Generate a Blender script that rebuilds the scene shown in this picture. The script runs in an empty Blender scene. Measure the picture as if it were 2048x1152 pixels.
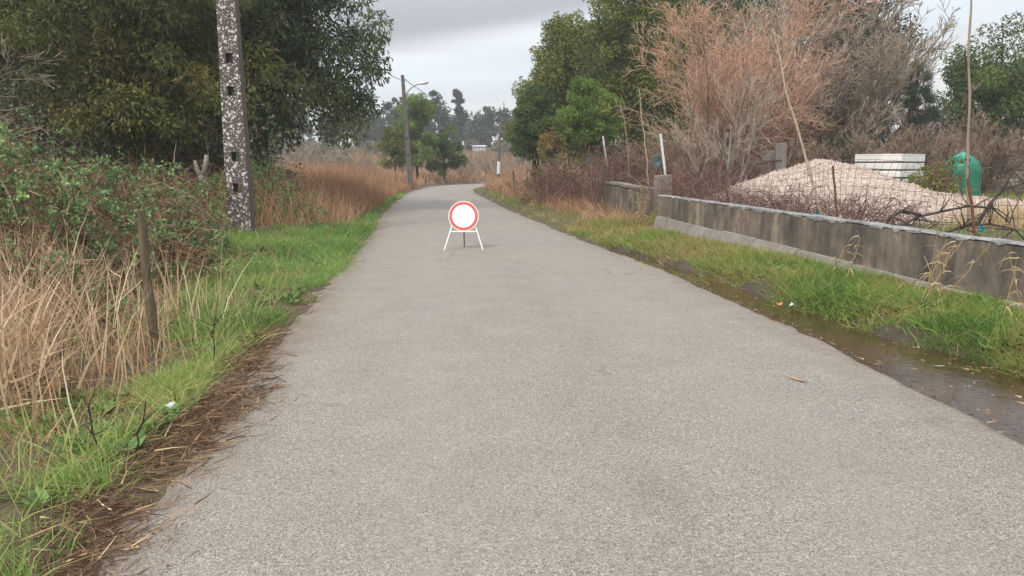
import bpy, math
import numpy as np

# ------------------------------------------------------------------ camera, sky, sun, exposure
SC = bpy.context.scene
COL = SC.collection
RAD = math.radians
PI = math.pi

cam_data = bpy.data.cameras.new('camera')
cam_data.sensor_width = 36.0
cam_data.lens = 27.0
cam_data.clip_start = 0.05
cam_data.clip_end = 6000.0
cam = bpy.data.objects.new('camera', cam_data)
cam.location = (0, 0, 1.6)
cam.rotation_euler = (RAD(90 - 9.03), 0, 0)
COL.objects.link(cam)
SC.camera = cam

SUN_EL, SUN_AZ = 48.0, 215.0          # compass style: 0 = +Y (ahead), 215 = behind the camera and to the left
world = bpy.data.worlds.new('World')
SC.world = world
world.use_nodes = True
wn, wl = world.node_tree.nodes, world.node_tree.links
wn.clear()


def build_world():
    def N(t, **k):
        n = wn.new(t)
        for a, b in k.items():
            setattr(n, a, b)
        return n
    out = N('ShaderNodeOutputWorld')
    sky = N('ShaderNodeTexSky', sky_type='NISHITA')
    sky.sun_disc = False
    sky.sun_elevation = RAD(SUN_EL)
    sky.sun_rotation = RAD(SUN_AZ)
    sky.air_density = 1.0
    sky.dust_density = 2.0
    bg1 = N('ShaderNodeBackground')
    bg1.inputs[1].default_value = 0.10
    wl.new(sky.outputs[0], bg1.inputs[0])
    # a closed deck of layered cloud: direction flattened onto a plane overhead, so that
    # the layers run together towards the horizon as a real deck does
    tc = N('ShaderNodeTexCoord')
    sep = N('ShaderNodeSeparateXYZ')
    wl.new(tc.outputs['Generated'], sep.inputs[0])
    zmax = N('ShaderNodeMath', operation='MAXIMUM')
    zmax.inputs[1].default_value = 0.0
    wl.new(sep.outputs['Z'], zmax.inputs[0])
    zadd = N('ShaderNodeMath', operation='ADD')
    zadd.inputs[1].default_value = 0.09
    wl.new(zmax.outputs[0], zadd.inputs[0])
    dx = N('ShaderNodeMath', operation='DIVIDE')
    dy = N('ShaderNodeMath', operation='DIVIDE')
    wl.new(sep.outputs['X'], dx.inputs[0]); wl.new(zadd.outputs[0], dx.inputs[1])
    wl.new(sep.outputs['Y'], dy.inputs[0]); wl.new(zadd.outputs[0], dy.inputs[1])
    cb = N('ShaderNodeCombineXYZ')
    wl.new(dx.outputs[0], cb.inputs[0]); wl.new(dy.outputs[0], cb.inputs[1])
    mp = N('ShaderNodeMapping')
    mp.inputs['Location'].default_value = (0.4, 1.0, 0.0)
    mp.inputs['Scale'].default_value = (0.10, 0.42, 1.0)
    mp.inputs['Rotation'].default_value = (0, 0, RAD(-4))
    wl.new(cb.outputs[0], mp.inputs[0])
    nz = N('ShaderNodeTexNoise')
    nz.inputs['Scale'].default_value = 1.0
    nz.inputs['Detail'].default_value = 5.0
    nz.inputs['Roughness'].default_value = 0.45
    wl.new(mp.outputs[0], nz.inputs['Vector'])
    # height of the view above the horizon, wobbled by the noise
    wob = N('ShaderNodeMath', operation='MULTIPLY_ADD')
    wob.inputs[1].default_value = 0.10
    wl.new(nz.outputs['Fac'], wob.inputs[0]); wl.new(sep.outputs['Z'], wob.inputs[2])
    xs = N('ShaderNodeMath', operation='MULTIPLY_ADD')
    xs.inputs[1].default_value = -0.12
    wl.new(sep.outputs['X'], xs.inputs[0]); wl.new(wob.outputs[0], xs.inputs[2])
    band = N('ShaderNodeValToRGB')
    cr = band.color_ramp
    cr.interpolation = 'EASE'
    stops = [(0.00, (0.46, 0.475, 0.485)), (0.085, (0.55, 0.55, 0.53)), (0.118, (0.53, 0.54, 0.54)), (0.14, (0.50, 0.54, 0.575)),
             (0.175, (0.52, 0.57, 0.605)), (0.205, (0.58, 0.615, 0.635)), (0.232, (0.285, 0.285, 0.30)), (0.34, (0.42, 0.42, 0.44)), (0.55, (0.80, 0.81, 0.84)), (1.0, (1.0, 1.0, 1.02))]
    cr.elements[0].position, cr.elements[0].color = stops[0][0], (*stops[0][1], 1)
    cr.elements[1].position, cr.elements[1].color = stops[-1][0], (*stops[-1][1], 1)
    for p, c in stops[1:-1]:
        e = cr.elements.new(p)
        e.color = (*c, 1)
    wl.new(xs.outputs[0], band.inputs[0])
    # soft mottling over all of it
    nz2 = N('ShaderNodeTexNoise')
    nz2.inputs['Scale'].default_value = 2.3
    nz2.inputs['Detail'].default_value = 4.0
    wl.new(mp.outputs[0], nz2.inputs['Vector'])
    mr = N('ShaderNodeMapRange')
    mr.inputs['From Min'].default_value = 0.3
    mr.inputs['From Max'].default_value = 0.7
    mr.inputs['To Min'].default_value = 0.88
    mr.inputs['To Max'].default_value = 1.10
    wl.new(nz2.outputs['Fac'], mr.inputs[0])
    mul = N('ShaderNodeVectorMath', operation='SCALE')
    wl.new(band.outputs[0], mul.inputs[0]); wl.new(mr.outputs[0], mul.inputs['Scale'])
    bg2 = N('ShaderNodeBackground')
    bg2.inputs[1].default_value = 1.0
    wl.new(mul.outputs[0], bg2.inputs[0])
    mix = N('ShaderNodeMixShader')
    mix.inputs[0].default_value = 0.92
    wl.new(bg1.outputs[0], mix.inputs[1]); wl.new(bg2.outputs[0], mix.inputs[2])
    wl.new(mix.outputs[0], out.inputs[0])


build_world()

sun_data = bpy.data.lights.new('sun', 'SUN')
sun_data.energy = 1.5
sun_data.angle = RAD(12)
sun_data.color = (1.0, 0.96, 0.90)
sun = bpy.data.objects.new('sun', sun_data)
COL.objects.link(sun)
# a lamp shines along its -Z; point that away from the sun's place
_sx, _sy = math.sin(RAD(SUN_AZ)) * math.cos(RAD(SUN_EL)), math.cos(RAD(SUN_AZ)) * math.cos(RAD(SUN_EL))
from mathutils import Vector
sun.rotation_euler = Vector((_sx, _sy, math.sin(RAD(SUN_EL)))).to_track_quat('Z', 'Y').to_euler()

SC.view_settings.view_transform = 'Standard'
SC.view_settings.look = 'None'
SC.view_settings.gamma = 1.0
SC.view_settings.use_curve_mapping = False
SC.view_settings.exposure = 0.82
SC.cycles.max_bounces = 8
SC.cycles.diffuse_bounces = 3
SC.cycles.glossy_bounces = 3
SC.cycles.transmission_bounces = 6
SC.cycles.transparent_max_bounces = 8
SC.cycles.volume_bounces = 1
SC.cycles.use_denoising = True

# ------------------------------------------------------------------ numpy mesh toolkit
rng = np.random.default_rng(11)


def reseed(text):
    global rng
    import zlib
    rng = np.random.default_rng(zlib.crc32(text.encode()))



def vnoise(x, y, seed=0):
    x = np.asarray(x, float); y = np.asarray(y, float)
    tab = np.random.default_rng(seed + 1000).random((64, 64))
    xi = np.floor(x).astype(int); yi = np.floor(y).astype(int)
    fx = x - xi; fy = y - yi
    fx = fx * fx * (3 - 2 * fx); fy = fy * fy * (3 - 2 * fy)
    g = lambda a, b: tab[a % 64, b % 64]
    return (g(xi, yi) * (1 - fx) + g(xi + 1, yi) * fx) * (1 - fy) + (g(xi, yi + 1) * (1 - fx) + g(xi + 1, yi + 1) * fx) * fy


def fbm(x, y, seed=0, n=4):
    s, a, t = 0.0, 1.0, 0.0
    for i in range(n):
        s = s + a * vnoise(np.asarray(x) * 2 ** i + 17.3 * i, np.asarray(y) * 2 ** i + 9.1 * i, seed + i)
        t += a
        a *= 0.5
    return s / t


def sst(x, a, b):
    t = np.clip((np.asarray(x, float) - a) / (b - a), 0, 1)
    return t * t * (3 - 2 * t)


def nrm(v):
    return v / np.maximum(np.linalg.norm(v, axis=-1, keepdims=True), 1e-9)


class MB:
    """collects vertices, faces and one random value per vertex"""
    def __init__(self):
        self.V, self.F3, self.F4, self.A, self.n, self.extra = [], [], [], [], 0, {}

    def add(self, V, F4=None, F3=None, a=0.5):
        V = np.asarray(V, float).reshape(-1, 3)
        if F4 is not None and len(F4):
            self.F4.append(np.asarray(F4, int).reshape(-1, 4) + self.n)
        if F3 is not None and len(F3):
            self.F3.append(np.asarray(F3, int).reshape(-1, 3) + self.n)
        a = np.broadcast_to(np.asarray(a, float), (len(V),)) if np.ndim(a) == 0 else np.asarray(a, float)
        self.V.append(V); self.A.append(a); self.n += len(V)
        return self

    def mesh(self, name, mat, smooth=False):
        V = np.concatenate(self.V)
        f3 = np.concatenate(self.F3) if self.F3 else np.zeros((0, 3), int)
        f4 = np.concatenate(self.F4) if self.F4 else np.zeros((0, 4), int)
        me = bpy.data.meshes.new(name)
        me.vertices.add(len(V)); me.vertices.foreach_set('co', V.astype(np.float32).ravel())
        nl = f3.size + f4.size
        me.loops.add(nl)
        me.loops.foreach_set('vertex_index', np.concatenate([f4.ravel(), f3.ravel()]).astype(np.int32))
        me.polygons.add(len(f3) + len(f4))
        st = np.concatenate([np.arange(len(f4)) * 4, len(f4) * 4 + np.arange(len(f3)) * 3]).astype(np.int32)
        me.polygons.foreach_set('loop_start', st)
        me.polygons.foreach_set('loop_total', np.concatenate([np.full(len(f4), 4), np.full(len(f3), 3)]).astype(np.int32))
        me.polygons.foreach_set('use_smooth', np.full(len(f3) + len(f4), bool(smooth)))
        me.update(calc_edges=True)
        at = me.attributes.new('rnd', 'FLOAT', 'POINT')
        at.data.foreach_set('value', np.concatenate(self.A).astype(np.float32))
        for k, v in self.extra.items():
            me.attributes.new(k, 'FLOAT', 'POINT').data.foreach_set('value', np.asarray(v, np.float32).ravel())
        if mat:
            me.materials.append(mat)
        return me


def tag(o, label=None, cat=None, group=None, kind=None):
    if label: o['label'] = label
    if cat: o['category'] = cat
    if group: o['group'] = group
    if kind: o['kind'] = kind
    return o


def obj(name, m, mat=None, parent=None, loc=(0, 0, 0), rot=(0, 0, 0), smooth=False):
    me = m.mesh(name, mat, smooth) if isinstance(m, MB) else m
    o = bpy.data.objects.new(name, me)
    COL.objects.link(o)
    o.location = loc; o.rotation_euler = rot
    if parent is not None:
        o.parent = parent
        if name in ('twigs', 'wire_mesh', 'dead_stems', 'side_shoots', 'stems', 'leaves', 'crown', 'stalks'):
            o['kind'] = 'stuff'      # thousands of shoots and leaves, too fine to pick apart
    return o


def thing(name, label, cat, loc=(0, 0, 0), rz=0.0, group=None, rot=None, scale=None):
    o = bpy.data.objects.new(name, None)
    o.empty_display_size = 0.2
    COL.objects.link(o)
    o.location = loc; o.rotation_euler = rot if rot else (0, 0, rz)
    if scale: o.scale = scale
    return tag(o, label, cat, group)


def copy_thing(src, loc, rz, label, group=None, scale=None):
    c = src.copy(); COL.objects.link(c)
    c.location = loc; c.rotation_euler = (0, 0, rz); c['label'] = label
    if group: c['group'] = group
    if scale: c.scale = scale
    for ch in list(src.children):
        k = ch.copy(); COL.objects.link(k); k.parent = c
        for g in ch.children:
            q = g.copy(); COL.objects.link(q); q.parent = k
    return c


def tubes(m, P, Rr, S=4, a=0.5, cap=False):
    """P (N,K,3) polylines, Rr (N,K) radii"""
    P = np.asarray(P, float); Rr = np.asarray(Rr, float)
    N_, K, _ = P.shape
    T = np.empty_like(P)
    T[:, 1:-1] = P[:, 2:] - P[:, :-2]; T[:, 0] = P[:, 1] - P[:, 0]; T[:, -1] = P[:, -1] - P[:, -2]
    T = nrm(T)
    ref = np.where(np.abs(T[:, :1, 2:3]) > 0.9, np.array([1.0, 0, 0]), np.array([0, 0, 1.0]))
    U = nrm(np.cross(T, np.broadcast_to(ref, T.shape))); W = np.cross(T, U)
    ang = np.arange(S) * 2 * PI / S
    V = P[:, :, None, :] + Rr[:, :, None, None] * (U[:, :, None, :] * np.cos(ang)[None, None, :, None] + W[:, :, None, :] * np.sin(ang)[None, None, :, None])
    i = np.arange(N_)[:, None, None]; k = np.arange(K - 1)[None, :, None]; s = np.arange(S)[None, None, :]
    b = i * K * S
    f = np.stack([b + k * S + s, b + k * S + (s + 1) % S, b + (k + 1) * S + (s + 1) % S, b + (k + 1) * S + s], -1).reshape(-1, 4)
    aa = np.repeat(np.broadcast_to(np.asarray(a, float).reshape(-1) if np.ndim(a) else np.full(N_, a), (N_,)), K * S)
    f3 = None
    V = V.reshape(-1, 3)
    if cap:
        V = np.concatenate([V, P[:, 0], P[:, -1]])
        aa = np.concatenate([aa, np.full(2 * N_, float(np.mean(aa)))])
        i2 = np.arange(N_)[:, None]; s2 = np.arange(S)[None, :]
        c0 = N_ * K * S + i2 + 0 * s2; c1 = c0 + N_
        f3 = np.concatenate([np.stack([c0, i2 * K * S + (s2 + 1) % S, i2 * K * S + s2], -1).reshape(-1, 3),
                             np.stack([c1, i2 * K * S + (K - 1) * S + s2, i2 * K * S + (K - 1) * S + (s2 + 1) % S], -1).reshape(-1, 3)])
    m.add(V, f, f3, aa)


def ribbons(m, B, D, L, Wd, bend, a, K=2):
    """tapering blades: base B, direction D, length L, width Wd, bend vector (N,3) added as t^2"""
    n = len(B)
    t = np.linspace(0, 1, K + 1)
    ctr = B[:, None, :] + D[:, None, :] * (L[:, None, None] * t[None, :, None]) + bend[:, None, :] * (L[:, None, None] * (t ** 2)[None, :, None])
    rv = rng.normal(size=(n, 3)); rv[:, 2] *= 0.3
    side = nrm(np.cross(D, rv))
    w = Wd[:, None] * (1 - t[None, :] ** 1.6) * 0.5
    Lf = ctr - side[:, None, :] * w[:, :, None]; Rt = ctr + side[:, None, :] * w[:, :, None]
    nv = 2 * K + 1
    V = np.empty((n, nv, 3))
    V[:, 0:2 * K:2] = Lf[:, :K]; V[:, 1:2 * K:2] = Rt[:, :K]; V[:, 2 * K] = ctr[:, K]
    b = (np.arange(n) * nv)[:, None]
    q = np.concatenate([np.stack([b[:, 0] + 2 * k, b[:, 0] + 2 * k + 1, b[:, 0] + 2 * k + 3, b[:, 0] + 2 * k + 2], -1) for k in range(K - 1)]) if K > 1 else None
    tr = np.stack([b[:, 0] + 2 * K - 2, b[:, 0] + 2 * K - 1, b[:, 0] + 2 * K], -1)
    m.add(V.reshape(-1, 3), q, tr, np.repeat(a, nv))


def leaves(m, C, D, L, Wd, a, up=0.0):
    """one folded rhombus per leaf: centre C, direction D"""
    n = len(C)
    rv = rng.normal(size=(n, 3))
    if up:
        rv = np.cross(D, np.array([0, 0, 1.0])) * up + rv * (1 - up)
    side = nrm(np.cross(D, np.cross(D, rv)) + 1e-6)
    nor = np.cross(D, side)
    hl = (L * 0.5)[:, None]; hw = (Wd * 0.5)[:, None]
    V = np.stack([C - D * hl, C + side * hw - nor * hw * 0.35, C + D * hl, C - side * hw - nor * hw * 0.35], 1)
    b = np.arange(n) * 4
    m.add(V.reshape(-1, 3), np.stack([b, b + 1, b + 2, b + 3], -1), None, np.repeat(a, 4))


def box(m, lo, hi, a=0.5):
    x0, y0, z0 = lo; x1, y1, z1 = hi
    V = [(x0, y0, z0), (x1, y0, z0), (x1, y1, z0), (x0, y1, z0), (x0, y0, z1), (x1, y0, z1), (x1, y1, z1), (x0, y1, z1)]
    m.add(V, [(0, 3, 2, 1), (4, 5, 6, 7), (0, 1, 5, 4), (1, 2, 6, 5), (2, 3, 7, 6), (3, 0, 4, 7)], None, a)
    return m


def lathe(m, prof, S=24, a=0.5, squash=None):
    pr = np.asarray(prof, float)
    ang = np.arange(S) * 2 * PI / S
    V = np.stack([pr[:, 0:1] * np.cos(ang), pr[:, 0:1] * np.sin(ang), np.repeat(pr[:, 1:2], S, 1)], -1)
    K = len(pr)
    k = np.arange(K - 1)[:, None]; s = np.arange(S)[None, :]
    f = np.stack([k * S + s, k * S + (s + 1) % S, (k + 1) * S + (s + 1) % S, (k + 1) * S + s], -1).reshape(-1, 4)
    m.add(V.reshape(-1, 3), f, None, a)
    return m


# ------------------------------------------------------------------ materials
def newmat(name):
    mt = bpy.data.materials.new(name)
    mt.use_nodes = True
    nt = mt.node_tree
    for n in list(nt.nodes):
        nt.nodes.remove(n)
    out = nt.nodes.new('ShaderNodeOutputMaterial')
    return mt, nt, out


def ramp(nt, stops, fac=None, interp='LINEAR'):
    r = nt.nodes.new('ShaderNodeValToRGB')
    r.color_ramp.interpolation = interp
    el = r.color_ramp.elements
    el[0].position, el[0].color = stops[0][0], (*stops[0][1], 1)
    el[1].position, el[1].color = stops[-1][0], (*stops[-1][1], 1)
    for p, c in stops[1:-1]:
        e = el.new(p); e.color = (*c, 1)
    if fac is not None:
        nt.links.new(fac, r.inputs[0])
    return r.outputs[0]


def coords(nt, scale=(1, 1, 1), rot=(0, 0, 0), which='Object'):
    tc = nt.nodes.new('ShaderNodeTexCoord')
    mp = nt.nodes.new('ShaderNodeMapping')
    mp.inputs['Scale'].default_value = scale
    mp.inputs['Rotation'].default_value = rot
    nt.links.new(tc.outputs[which], mp.inputs[0])
    return mp.outputs[0]


def noise(nt, vec, scale, detail=4, rough=0.5, dist=0.0):
    n = nt.nodes.new('ShaderNodeTexNoise')
    n.inputs['Scale'].default_value = scale
    n.inputs['Detail'].default_value = detail
    n.inputs['Roughness'].default_value = rough
    n.inputs['Distortion'].default_value = dist
    nt.links.new(vec, n.inputs['Vector'])
    return n.outputs['Fac']


def voro(nt, vec, scale, feature='F1', out='Distance'):
    n = nt.nodes.new('ShaderNodeTexVoronoi')
    n.feature = feature
    n.inputs['Scale'].default_value = scale
    nt.links.new(vec, n.inputs['Vector'])
    return n.outputs[out]


def mixc(nt, fac, a, b, blend='MIX'):
    n = nt.nodes.new('ShaderNodeMix')
    n.data_type = 'RGBA'; n.blend_type = blend
    for sock, v in ((n.inputs[0], fac), (n.inputs[6], a), (n.inputs[7], b)):
        if isinstance(v, (int, float)):
            sock.default_value = v
        elif isinstance(v, tuple):
            sock.default_value = (*v, 1)
        else:
            nt.links.new(v, sock)
    return n.outputs[2]


def mth(nt, op, a, b=None):
    n = nt.nodes.new('ShaderNodeMath'); n.operation = op
    for i, v in enumerate((a, b)):
        if v is None: continue
        if isinstance(v, (int, float)): n.inputs[i].default_value = v
        else: nt.links.new(v, n.inputs[i])
    return n.outputs[0]


def bump(nt, h, strength=0.3, dist=0.01, prev=None):
    b = nt.nodes.new('ShaderNodeBump')
    b.inputs['Strength'].default_value = strength
    b.inputs['Distance'].default_value = dist
    nt.links.new(h, b.inputs['Height'])
    if prev is not None: nt.links.new(prev, b.inputs['Normal'])
    return b.outputs[0]


def principled(nt, out, col, rough=0.8, nor=None, metal=0.0, spec=0.5):
    p = nt.nodes.new('ShaderNodeBsdfPrincipled')
    if isinstance(col, tuple): p.inputs['Base Color'].default_value = (*col, 1)
    else: nt.links.new(col, p.inputs['Base Color'])
    if isinstance(rough, (int, float)): p.inputs['Roughness'].default_value = rough
    else: nt.links.new(rough, p.inputs['Roughness'])
    p.inputs['Metallic'].default_value = metal
    p.inputs['Specular IOR Level'].default_value = spec
    if nor is not None: nt.links.new(nor, p.inputs['Normal'])
    nt.links.new(p.outputs[0], out.inputs[0])
    return p


def rnd(nt):
    a = nt.nodes.new('ShaderNodeAttribute'); a.attribute_name = 'rnd'
    return a.outputs['Fac']


def leafmat(name, stops, trans=0.3, rough=0.55, spec=0.3):
    mt, nt, out = newmat(name)
    c = ramp(nt, stops, rnd(nt))
    p = nt.nodes.new('ShaderNodeBsdfPrincipled')
    nt.links.new(c, p.inputs['Base Color'])
    p.inputs['Roughness'].default_value = rough
    p.inputs['Specular IOR Level'].default_value = spec
    if trans > 0:
        tr = nt.nodes.new('ShaderNodeBsdfTranslucent')
        nt.links.new(c, tr.inputs[0])
        mx = nt.nodes.new('ShaderNodeMixShader'); mx.inputs[0].default_value = trans
        nt.links.new(p.outputs[0], mx.inputs[1]); nt.links.new(tr.outputs[0], mx.inputs[2])
        nt.links.new(mx.outputs[0], out.inputs[0])
    else:
        nt.links.new(p.outputs[0], out.inputs[0])
    return mt


def plain(name, col, rough=0.6, var=0.15, scale=8.0, metal=0.0, spec=0.4, bmp=0.0):
    mt, nt, out = newmat(name)
    v = coords(nt)
    n = noise(nt, v, scale, 5, 0.6)
    lo = tuple(c * (1 - var) for c in col); hi = tuple(min(1, c * (1 + var)) for c in col)
    c = ramp(nt, [(0.3, lo), (0.7, hi)], n)
    nor = bump(nt, noise(nt, v, scale * 8, 3), 0.4, bmp) if bmp else None
    principled(nt, out, c, rough, nor, metal, spec)
    return mt


M = {}


def mat_asphalt():
    mt, nt, out = newmat('worn_asphalt')
    v = coords(nt)
    chip = voro(nt, v, 150.0, out='Color')
    sepc = nt.nodes.new('ShaderNodeSeparateColor'); nt.links.new(chip, sepc.inputs[0])
    chipd = voro(nt, v, 150.0)
    big = noise(nt, v, 0.35, 5, 0.6, 0.6)
    mid = noise(nt, v, 2.2, 5, 0.65)
    fine = noise(nt, v, 60.0, 4, 0.7)
    base = ramp(nt, [(0.0, (0.10, 0.092, 0.085)), (0.22, (0.265, 0.247, 0.225)), (0.55, (0.35, 0.325, 0.295)), (0.88, (0.42, 0.395, 0.36)), (1.0, (0.66, 0.63, 0.59))], sepc.outputs[0])
    # pale limestone dust and bluish damp, in patches
    dust = ramp(nt, [(0.35, (0, 0, 0)), (0.7, (1, 1, 1))], big)
    c = mixc(nt, mth(nt, 'MULTIPLY', dust, 0.4), base, (0.39, 0.345, 0.285))
    damp = ramp(nt, [(0.55, (0, 0, 0)), (0.75, (1, 1, 1))], noise(nt, v, 0.8, 4, 0.6, 0.4))
    c = mixc(nt, mth(nt, 'MULTIPLY', damp, 0.12), c, (0.25, 0.24, 0.225))
    c = mixc(nt, 0.35, c, mixc(nt, 1.0, c, ramp(nt, [(0.3, (0.72, 0.72, 0.72)), (0.7, (1.15, 1.14, 1.12))], mid), 'MULTIPLY'))
    c = mixc(nt, 0.6, c, mixc(nt, 1.0, c, ramp(nt, [(0.3, (0.72, 0.72, 0.72)), (0.7, (1.2, 1.2, 1.2))], fine), 'MULTIPLY'))
    # earth worked in along the edges (attribute: 1 at the edge)
    e = rnd(nt)
    ed = mth(nt, 'MULTIPLY', e, ramp(nt, [(0.3, (0.15, 0.15, 0.15)), (0.65, (1, 1, 1))], noise(nt, v, 3.0, 5, 0.7)))
    c = mixc(nt, ed, c, (0.20, 0.15, 0.105))
    # wheel tracks polished smoother and paler, coarse dark stone showing between them
    la = nt.nodes.new('ShaderNodeAttribute'); la.attribute_name = 'lateral'
    lat = mth(nt, 'ADD', la.outputs['Fac'], mth(nt, 'MULTIPLY', mth(nt, 'SUBTRACT', noise(nt, v, 0.45, 3), 0.5), 0.35))
    track = mth(nt, 'SUBTRACT', 1.0, mth(nt, 'MULTIPLY', mth(nt, 'ABSOLUTE', mth(nt, 'SUBTRACT', mth(nt, 'ABSOLUTE', lat), 0.45)), 4.5))
    track = mth(nt, 'MAXIMUM', track, 0.0)
    c = mixc(nt, mth(nt, 'MULTIPLY', track, 0.22), c, (0.37, 0.345, 0.315))
    mid2 = mth(nt, 'MAXIMUM', mth(nt, 'SUBTRACT', 1.0, mth(nt, 'MULTIPLY', mth(nt, 'ABSOLUTE', mth(nt, 'SUBTRACT', lat, -0.02)), 6.0)), 0.0)
    worn = mth(nt, 'MULTIPLY', mid2, ramp(nt, [(0.42, (0,) * 3), (0.62, (1,) * 3)], noise(nt, v, 1.6, 5, 0.7)))
    worn = mth(nt, 'MULTIPLY', worn, ramp(nt, [(0.46, (0,) * 3), (0.54, (1,) * 3)], noise(nt, v, 28, 5, 0.8)))
    c = mixc(nt, mth(nt, 'MULTIPLY', worn, 0.35), c, (0.15, 0.135, 0.115))
    # fine meandering cracks, few
    ck = nt.nodes.new('ShaderNodeTexVoronoi'); ck.feature = 'DISTANCE_TO_EDGE'; ck.inputs['Scale'].default_value = 0.55
    wv = nt.nodes.new('ShaderNodeVectorMath'); wv.operation = 'ADD'
    nn = nt.nodes.new('ShaderNodeTexNoise'); nn.inputs['Scale'].default_value = 2.5; nn.inputs['Detail'].default_value = 5
    sc = nt.nodes.new('ShaderNodeVectorMath'); sc.operation = 'SCALE'; sc.inputs['Scale'].default_value = 0.7
    nt.links.new(v, nn.inputs['Vector']); nt.links.new(nn.outputs['Color'], sc.inputs[0]); nt.links.new(v, wv.inputs[0]); nt.links.new(sc.outputs[0], wv.inputs[1]); nt.links.new(wv.outputs[0], ck.inputs['Vector'])
    crk = mth(nt, 'MULTIPLY', ramp(nt, [(0.004, (1,) * 3), (0.011, (0,) * 3)], ck.outputs['Distance']), ramp(nt, [(0.56, (0,) * 3), (0.66, (1,) * 3)], noise(nt, v, 0.5, 2)))
    c = mixc(nt, mth(nt, 'MULTIPLY', crk, 0.5), c, (0.10, 0.09, 0.08))
    c = mixc(nt, 1.0, c, (0.76, 0.74, 0.71), 'MULTIPLY')
    rg = ramp(nt, [(0.5, (0.75,) * 3), (0.75, (0.5,) * 3)], noise(nt, v, 0.8, 4, 0.6, 0.4))
    h = mth(nt, 'ADD', mth(nt, 'MULTIPLY', chipd, -1.0), mth(nt, 'MULTIPLY', fine, 0.8))
    principled(nt, out, c, rg, bump(nt, h, 0.55, 0.006), spec=0.35)
    return mt


def mat_soil():
    mt, nt, out = newmat('soil')
    v = coords(nt)
    a = noise(nt, v, 0.7, 6, 0.65); b = noise(nt, v, 9.0, 6, 0.7); c3 = noise(nt, v, 45, 4, 0.7)
    c = ramp(nt, [(0.25, (0.045, 0.032, 0.022)), (0.5, (0.10, 0.07, 0.045)), (0.75, (0.17, 0.125, 0.08))], b)
    g = ramp(nt, [(0.42, (0, 0, 0)), (0.62, (1, 1, 1))], a)
    c = mixc(nt, mth(nt, 'MULTIPLY', g, 0.3), c, (0.07, 0.075, 0.03))
    # soaked mud along the ditch is darker and shiny
    wet = rnd(nt)
    c = mixc(nt, mth(nt, 'MULTIPLY', wet, 0.8), c, (0.030, 0.021, 0.014))
    rgh = mth(nt, 'SUBTRACT', 0.9, mth(nt, 'MULTIPLY', wet, 0.55))
    principled(nt, out, c, rgh, bump(nt, mth(nt, 'ADD', b, mth(nt, 'MULTIPLY', c3, 0.4)), 0.8, 0.03), spec=0.3)
    return mt


def mat_wall():
    mt, nt, out = newmat('stained_concrete')
    v = coords(nt)
    vs = coords(nt, (1.2, 1.2, 0.75))
    vs2 = coords(nt, (4.5, 4.5, 0.9))
    s1 = noise(nt, vs, 1.6, 5, 0.7); s2 = noise(nt, vs2, 1.0, 5, 0.65); b = noise(nt, v, 3.0, 6, 0.7)
    c = ramp(nt, [(0.36, (0.05, 0.044, 0.039)), (0.46, (0.13, 0.108, 0.088)), (0.54, (0.215, 0.172, 0.132)), (0.64, (0.38, 0.305, 0.22))], mth(nt, 'ADD', mth(nt, 'MULTIPLY', s1, 0.6), mth(nt, 'MULTIPLY', s2, 0.4)))
    c = mixc(nt, mth(nt, 'MULTIPLY', ramp(nt, [(0.42, (0,) * 3), (0.62, (1,) * 3)], b), 0.5), c, (0.115, 0.10, 0.085))
    # pale lichen dots
    d = voro(nt, v, 9.0)
    k = ramp(nt, [(0.05, (1,) * 3), (0.085, (0,) * 3)], d)
    k = mth(nt, 'MULTIPLY', k, ramp(nt, [(0.55, (0,) * 3), (0.62, (1,) * 3)], noise(nt, v, 2.2, 3)))
    c = mixc(nt, k, c, (0.5, 0.5, 0.46))
    principled(nt, out, c, 0.85, bump(nt, b, 0.5, 0.01), spec=0.25)
    return mt


def mat_coping():  # lichen tone, lightened further by skylight put into the colour
    mt, nt, out = newmat('skylit_lichen_concrete')
    v = coords(nt)
    b = noise(nt, v, 4.0, 6, 0.75); f = noise(nt, v, 28, 4, 0.7)
    c = ramp(nt, [(0.36, (0.075, 0.07, 0.066)), (0.48, (0.21, 0.205, 0.20)), (0.64, (0.42, 0.42, 0.41))], mth(nt, 'ADD', mth(nt, 'MULTIPLY', b, 0.6), mth(nt, 'MULTIPLY', f, 0.4)))
    principled(nt, out, c, 0.9, bump(nt, f, 0.6, 0.012), spec=0.2)
    return mt


def mat_concrete(name, lo, hi):
    mt, nt, out = newmat(name)
    v = coords(nt)
    b = noise(nt, v, 2.2, 6, 0.7); f = noise(nt, v, 30, 4, 0.7)
    st = noise(nt, coords(nt, (4, 4, 0.5)), 1.5, 4, 0.6)
    c = ramp(nt, [(0.3, lo), (0.7, hi)], mth(nt, 'ADD', mth(nt, 'MULTIPLY', b, 0.5), mth(nt, 'ADD', mth(nt, 'MULTIPLY', st, 0.3), mth(nt, 'MULTIPLY', f, 0.2))))
    principled(nt, out, c, 0.9, bump(nt, f, 0.5, 0.008), spec=0.2)
    return mt


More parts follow.
